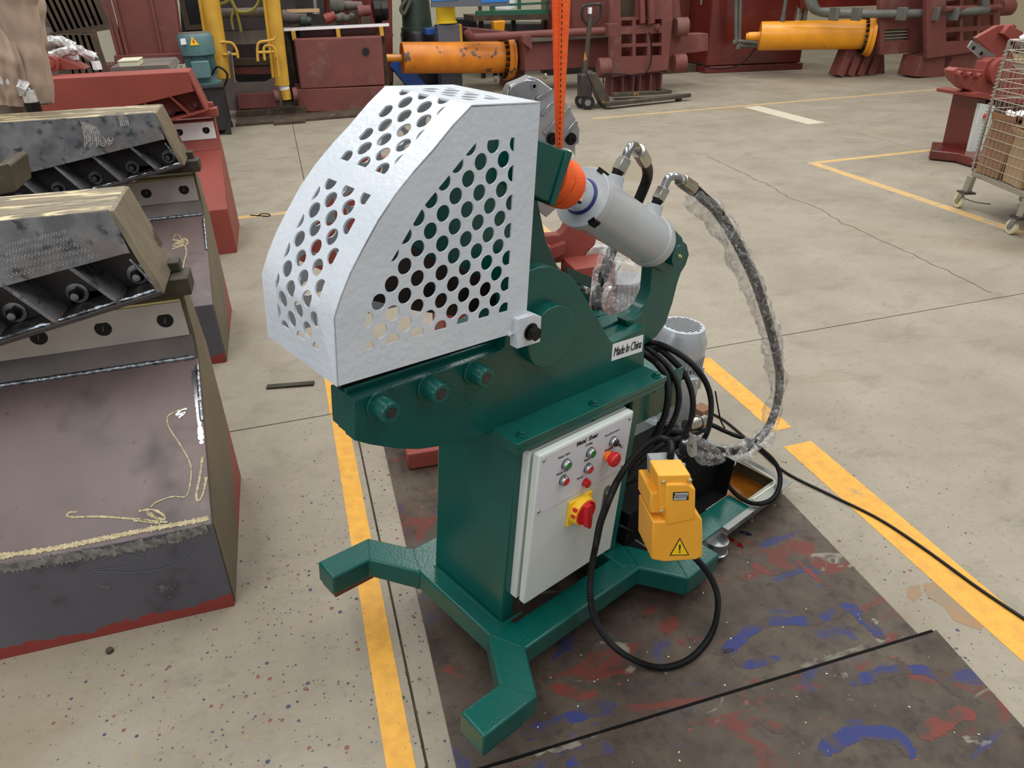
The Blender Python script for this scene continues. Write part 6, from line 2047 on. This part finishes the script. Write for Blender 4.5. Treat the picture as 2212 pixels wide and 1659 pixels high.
for (a, b) in ((0, 0), (1, 0), (1, 1), (0, 1)):
    MB().bar(cor(a, b, zb_), cor(a, b, zb_ + Hc), 0.016).build('corner_post', WIRE, CT)
nv = 0
for (p, q) in (((0, 0), (1, 0)), ((0, 0), (0, 1)), ((0, 1), (1, 1))):
    Ls = Lc if p[1] == q[1] else Wc
    n1 = int(Ls / 0.052)
    for k in range(1, n1):
        t = k / n1
        a, b = p[0] + (q[0] - p[0]) * t, p[1] + (q[1] - p[1]) * t
        MB().cyl(cor(a, b, zb_), cor(a, b, zb_ + Hc), 0.0028, n=5).build('mesh_wire', WIRE, CT)
    for k in range(1, 15):
        z = zb_ + Hc * k / 14
        MB().cyl(cor(*p, z), cor(*q, z), 0.0034 if k < 14 else 0.006, n=5).build('mesh_wire', WIRE, CT)
# spiral hinge down the corner
sp_ = []
for k in range(30 * 10):
    a = 2 * PI * k / 10
    sp_.append(cor(0, 0, zb_ + 0.05 + k * 0.0029) + Vec((math.cos(a) * 0.017 - 0.01, math.sin(a) * 0.017, 0)))
MB().tube(sp_, 0.0022, 4, sub=0).build('spiral_hinge', WIRE, CT)


def caster(p):
    w = MB().cyl(p + n_ * -0.018 + Vec((0, 0, 0.055)), p + n_ * 0.018 + Vec((0, 0, 0.055)), 0.055, n=28).build('wheel', NYLON, CT, bevel=0.006)
    MB().cyl(p + n_ * -0.03 + Vec((0, 0, 0.055)), p + n_ * 0.03 + Vec((0, 0, 0.055)), 0.02, n=16).build('wheel_hub', STEEL, w)
    MB().loft([p + n_ * s + u_ * t + Vec((0, 0, 0.05)) for s, t in ((-.03, -.02), (-.024, -.02), (-.024, .02), (-.03, .02))], [p + n_ * s + u_ * t + Vec((0, 0, 0.13)) for s, t in ((-.035, .02), (-.024, .02), (-.024, .07), (-.035, .07))]).build('caster_fork', STEEL, w)
    q = p + n_ * 0.02 + u_ * 0.03
    MB().obox(q + Vec((0, 0, 0.135)), u_ * 0.055, n_ * 0.05, Vec((0, 0, 0.006))).build('caster_plate', MILLB, w)
    MB().bar(q + Vec((0, 0, 0.14)), q + n_ * 0.01 + Vec((0, 0, zb_ - 0.03)), 0.05).build('cart_leg', WIRE, CT, bevel=0.003)


caster(ca_)
caster(cb2)
caster(ca_ + n_ * 0.55)
caster(cb2 + n_ * 0.55 + u_ * 0.3)
random.seed(12)
cartons = [(0.04, 0.05, 0.004, 0.27, 0.20, 0.40, 'tall brown carton standing at the front left corner of the cart', CARD, 0.08),
           (0.36, 0.05, 0.004, 0.26, 0.18, 0.33, 'crushed brown carton in the middle of the cart', CARDL, -0.12),
           (0.68, 0.06, 0.004, 0.26, 0.20, 0.42, 'pale brown carton at the near end of the cart', CARD, 0.06),
           (0.06, 0.32, 0.004, 0.26, 0.17, 0.56, 'brown carton at the back of the cart beside the corner post', CARD, -0.05),
           (0.40, 0.33, 0.004, 0.34, 0.16, 0.50, 'large flat brown carton leaning at the back of the cart', CARDL, 0.05),
           (0.36, 0.07, 0.41, 0.24, 0.16, 0.12, 'torn pale carton on top of the cardboard pile in the cart', CARDL, 0.3)]
for (a, b, z, lx, ly, lz, lab, m, r) in cartons:
    c = base0 + u_ * (a + 0.12) + n_ * (b + 0.06) + Vec((0, 0, zb_ + z))
    T = thing('carton', lab, 'carton', loc=tuple(c), group=None)
    ur = (u_ * math.cos(r) + n_ * math.sin(r)).normalized()
    nr = Vec((-ur.y, ur.x, 0))
    tl_ = Vec((0, 0, 1)) + ur * 0.12 * math.sin(r * 9)
    C0 = c + tl_ * lz / 2
    MB().obox(C0, ur * lx / 2, nr * ly / 2, tl_ * lz / 2).build('box_walls', m, T, bevel=0.003)
    for s in (-1, 1):
        h = c + tl_ * lz + nr * (s * ly / 2)
        e = h + nr * (s * 0.03) + Vec((0, 0, 0.07)) if s < 0 else h - nr * 0.10 + Vec((0, 0, 0.03))
        MB().loft([h - ur * lx / 2, h + ur * lx / 2, h + ur * lx / 2 + Vec((0, 0, 0.004)), h - ur * lx / 2 + Vec((0, 0, 0.004))], [e - ur * lx / 2, e + ur * lx / 2, e + ur * lx / 2 + Vec((0, 0, 0.004)), e - ur * lx / 2 + Vec((0, 0, 0.004))]).build('flap', m, T)
for (a, b, z, lab) in ((0.17, 0.15, 0.47, 'crumpled white paper lying on top of the cardboard in the cart'), (0.84, 0.16, 0.50, 'white paper sheet tucked between cartons near the end of the cart')):
    c = base0 + u_ * a + n_ * b + Vec((0, 0, zb_ + z))
    vs_, fs_ = [], []
    for i in range(9):
        for j in range(7):
            p = Vec(((i - 4) * 0.025, (j - 3) * 0.022, 0))
            vs_.append(c + p + Vec((0, 0, 0.05 * noise.noise(p * 18 + Vec((a * 9, 0, 0))))))
    for i in range(8):
        for j in range(6): fs_.append((i * 7 + j, i * 7 + j + 1, (i + 1) * 7 + j + 1, (i + 1) * 7 + j))
    o = MB().add(vs_, fs_).build('crumpled_paper', PAPER, None, at=tuple(c))
    tag(o, lab, 'paper')

# ------------------------------------------------------------------ small things on the floor
a, b = W.z(577, 838, 0), W.z(679, 830, 0)
o = MB().obox((a + b) / 2 + Vec((0, 0, 0.006)), (b - a) / 2, Vec((-(b - a).y, (b - a).x, 0)).normalized() * 0.018, Vec((0, 0, 0.006))).build('metal_strip', DIRT, None, bevel=0.002, at=tuple((a + b) / 2))
tag(o, 'flat grimy metal strip on the concrete left of the green shear', 'strip')
a = W.z(238, 1408, 0)
o = MB().cyl(a, a + Vec((0, 0, 0.012)), 0.011, n=24).build('steel_slug', RUST, None, bevel=0.001, at=tuple(a))
tag(o, 'small round rusty slug on the floor below the nearest plate shear', 'slug')
P = [W.z(u, v, 0.006) for u, v in [(1500, 880), (1560, 905), (1640, 972), (1700, 1022), (1800, 1072), (1900, 1122), (2000, 1188), (2120, 1275), (2260, 1368)]]
o = MB().tube(P, 0.0055, 8).build('floor_cable', BLACK, None, at=tuple(P[4]))
tag(o, 'thin black cable running across the floor to the right edge', 'cable')
P = [W.z(u, v, 0.003) for u, v in [(2075, 425), (2105, 436), (2140, 441)]]
o = MB().tube(P, 0.003, 6).build('wire_offcut', BLACK, None, at=tuple(P[1]))
tag(o, 'short black wire offcut under the wire cart', 'wire')
P = [W.z(u, v, 0.004) for u, v in [(541, 465), (560, 466), (580, 467), (582, 463), (566, 462), (556, 467)]]
o = MB().tube(P, 0.005, 6).build('wire_offcut', BLACK, None, at=tuple(P[1]))
tag(o, 'small bent wire lying on the faded yellow line left of the guard', 'wire')
a, b = W.z(592, 270, 0), W.z(660, 265, 0)
o = MB().obox((a + b) / 2 + Vec((0, 0, 0.02)), (b - a) / 2, Vec((0, 0.05, 0)), Vec((0, 0, 0.02))).build('wooden_batten', RUST, None, bevel=0.003, at=tuple((a + b) / 2))
tag(o, 'dark batten on the floor in front of the red box', 'batten')
random.seed(21)
ch = MB()
for k in range(70):
    u, v = random.uniform(1000, 2150), random.uniform(1050, 1650)
    p = W.z(u, v, 0.0065)
    if p.x < -0.15 or p.x > 1.25: continue
    s_ = random.uniform(0.0007, 0.0018)
    a = random.uniform(0, PI)
    ch.obox(p + Vec((0, 0, s_ * 0.4)), Vec((math.cos(a), math.sin(a), 0)) * s_ * 1.6, Vec((-math.sin(a), math.cos(a), 0)) * s_, Vec((0, 0, s_ * 0.4)))
o = ch.build('paint_chips', CREAM, None, at=(0.5, 0.3, 0))
o['kind'] = 'stuff'
o['label'] = 'scattered pale paint chips on the dark sheets'
o['category'] = 'debris'

# ------------------------------------------------------------------ dark blocks added for the shadows far behind, and red machine blocks
for (lst, y0, y1, m, nm, lab, cat) in (
        ([(384, -60), (450, -60), (462, 70), (392, 76)], 12.4, 13.0, BLACKP, 'dark_backdrop', 'black block standing in for the shade behind the teal motor, left of the yellow cylinders', 'backdrop'),
        ([(596, -60), (700, -60), (700, 110), (600, 110)], 12.6, 13.2, MILLB, 'dark_block', 'dark block standing in for the shade behind the parts shelf, its left half', 'machine'),
        ([(700, -60), (846, -60), (850, 180), (704, 180)], 12.8, 13.4, REDX, 'red_machine', 'dark red machine block behind the right half of the parts shelf', 'machine'),
        ([(962, 40), (1030, 40), (1030, 110), (962, 110)], 14.6, 15.2, BLACKP, 'dark_block', 'black block standing in for the shade behind the grey post', 'machine'),
        ([(1030, 50), (1196, 50), (1196, 118), (1030, 118)], 15.2, 16.0, MILLB, 'dark_block', 'dark block standing in for the shade under and behind the green-framed table', 'machine'),
        ([(1190, -60), (1330, -60), (1330, 130), (1190, 130)], 13.4, 14.0, REDX, 'red_machine', 'dark red machine block behind the pallet truck handle', 'machine'),
        ([(1440, -60), (1512, -60), (1512, 90), (1440, 90)], 13.6, 14.2, REDX, 'red_machine', 'brown-red machine block between the centre baler and the glossy cabinet', 'machine')):
    T = thing(nm, lab, cat, loc=tuple(W.y(lst[2][0], lst[2][1], y0)))
    slab(lst, y0, y1).build('housing', m, T, bevel=0.02)
    q = pxy(lst, y0 - 0.03)
    x0_, x1_ = q[3][0] + 0.08, q[2][0] - 0.08
    MB().box(x0_, x1_, y0 - 0.03, y0, q[2][1] + 0.05, q[2][1] + 0.12).build('rail', RUST, T)
    MB().box(x0_, x0_ + 0.08, y0 - 0.025, y0, q[2][1] + 0.12, 2.0).build('post', RUST, T)
    MB().box(q[3][0], q[2][0], y0 + 0.05, y1, 0, q[2][1]).build('plinth', BLACKP, T)

# brown stain on the concrete by the right yellow line
st_px = [(1995, 1262), (2030, 1255), (2075, 1270), (2110, 1300), (2128, 1335), (2120, 1362), (2085, 1350), (2060, 1340), (2040, 1310), (2005, 1290)]
q = [W.z(u, v, 0.0007) for u, v in st_px]
MB().add(q, [tuple(range(len(q)))]).build('floor_stain', paint('tan_stain', (150, 118, 84), 0.6, col2=(134, 120, 98), vs=14, detail=6), floor)
q = [W.z(u, v, 0.0007) for u, v in [(1960, 1270), (1985, 1262), (1992, 1285), (1975, 1300), (1958, 1290)]]
MB().add(q, [tuple(range(len(q)))]).build('floor_stain', paint('tan_stain', (140, 116, 88), 0.6), floor)

# spilled and brushed paint on the dark sheets
def brushed(name, c, wet=False):
    if wet: return paint(name, c, 0.12, coat=0.6)
    return paint(name, c, 0.55, col2=(70, 60, 52), vs=16, va=0.42, vb=0.56, detail=9, spec=0.3)


PB, PRD, PGY = brushed('dried_blue_paint', (42, 50, 104)), brushed('dried_red_paint', (112, 52, 44)), brushed('dried_grey_paint', (116, 112, 100))
sheet1, sheet2 = bpy.data.objects['steel_sheet'], bpy.data.objects['steel_sheet.001']
for o_, off in ((sheet1, (0.5, 0.6, 0)), (sheet2, (0.5, -0.6, 0))): ROOTOFF[o_.name] = Vec(off)
for (pts, w, m, sh_) in (
        ([(1125, 1590), (1180, 1572), (1240, 1548), (1330, 1520)], .022, PB, sheet1),
        ([(1560, 1415), (1650, 1345), (1760, 1340), (1832, 1312), (1868, 1342), (1915, 1382)], .020, PB, sheet1),
        ([(1540, 1412), (1590, 1402)], .010, PB, sheet1),
        ([(1600, 1440), (1690, 1420)], .016, PB, sheet1),
        ([(1835, 1478), (1930, 1448), (2010, 1452), (2085, 1510)], .018, PB, sheet2),
        ([(1770, 1625), (1850, 1585), (1930, 1590), (1975, 1640)], .024, PB, sheet2),
        ([(1225, 1655), (1260, 1625), (1330, 1610)], .020, PB, sheet2),
        ([(1610, 1205), (1660, 1236), (1720, 1222)], .014, PRD, sheet1),
        ([(1722, 1210), (1760, 1245), (1795, 1268)], .010, PRD, sheet1),
        ([(1985, 1592), (2050, 1550), (2110, 1540)], .028, PRD, sheet2),
        ([(1640, 1560), (1700, 1580)], .016, PRD, sheet2),
        ([(1190, 1480), (1260, 1500), (1290, 1480)], .020, PRD, sheet1),
        ([(1730, 1440), (1800, 1420), (1880, 1395)], .012, PGY, sheet1),
        ([(1180, 1620), (1260, 1600), (1330, 1575)], .014, PGY, sheet1),
        ([(1572, 1160), (1590, 1172), (1606, 1184)], .010, brushed('wet_red_paint', (96, 16, 16), True), sheet1),
        ([(1596, 1148), (1612, 1152), (1628, 1156)], .012, brushed('wet_navy_paint', (22, 22, 44), True), sheet1)):
    P = resample(smooth_path([W.z(u, v, 0.0066) for u, v in pts], 10), 0.006)
    mb = MB()
    L_, R2_ = [], []
    for i, p in enumerate(P):
        t = (P[min(i + 1, len(P) - 1)] - P[max(i - 1, 0)]).normalized()
        n__ = Vec((-t.y, t.x, 0))
        e = min(1, (i + 1) / 4, (len(P) - i) / 4)
        L_.append(p + n__ * w * e * (0.95 + 0.35 * noise.noise(p * 30) + 0.35 * noise.noise(p * 140)))
        R2_.append(p - n__ * w * e * (0.95 + 0.35 * noise.noise(p * 30 + Vec((9, 0, 0))) + 0.35 * noise.noise(p * 140 + Vec((9, 0, 0)))))
    n0 = len(P)
    mb.add(L_ + R2_, [(i, i + 1, n0 + i + 1, n0 + i) for i in range(n0 - 1)])
    mb.build('paint_streak', m, sh_)
o = slab([(-14, 362), (16, 352), (24, 358), (34, 414), (-14, 424)], 2.15, 2.4).build('steel_block', SANDD, None, bevel=0.004)
o['label'] = 'short upright bare steel block at the left edge between the two bare steel shears'
o['category'] = 'block'
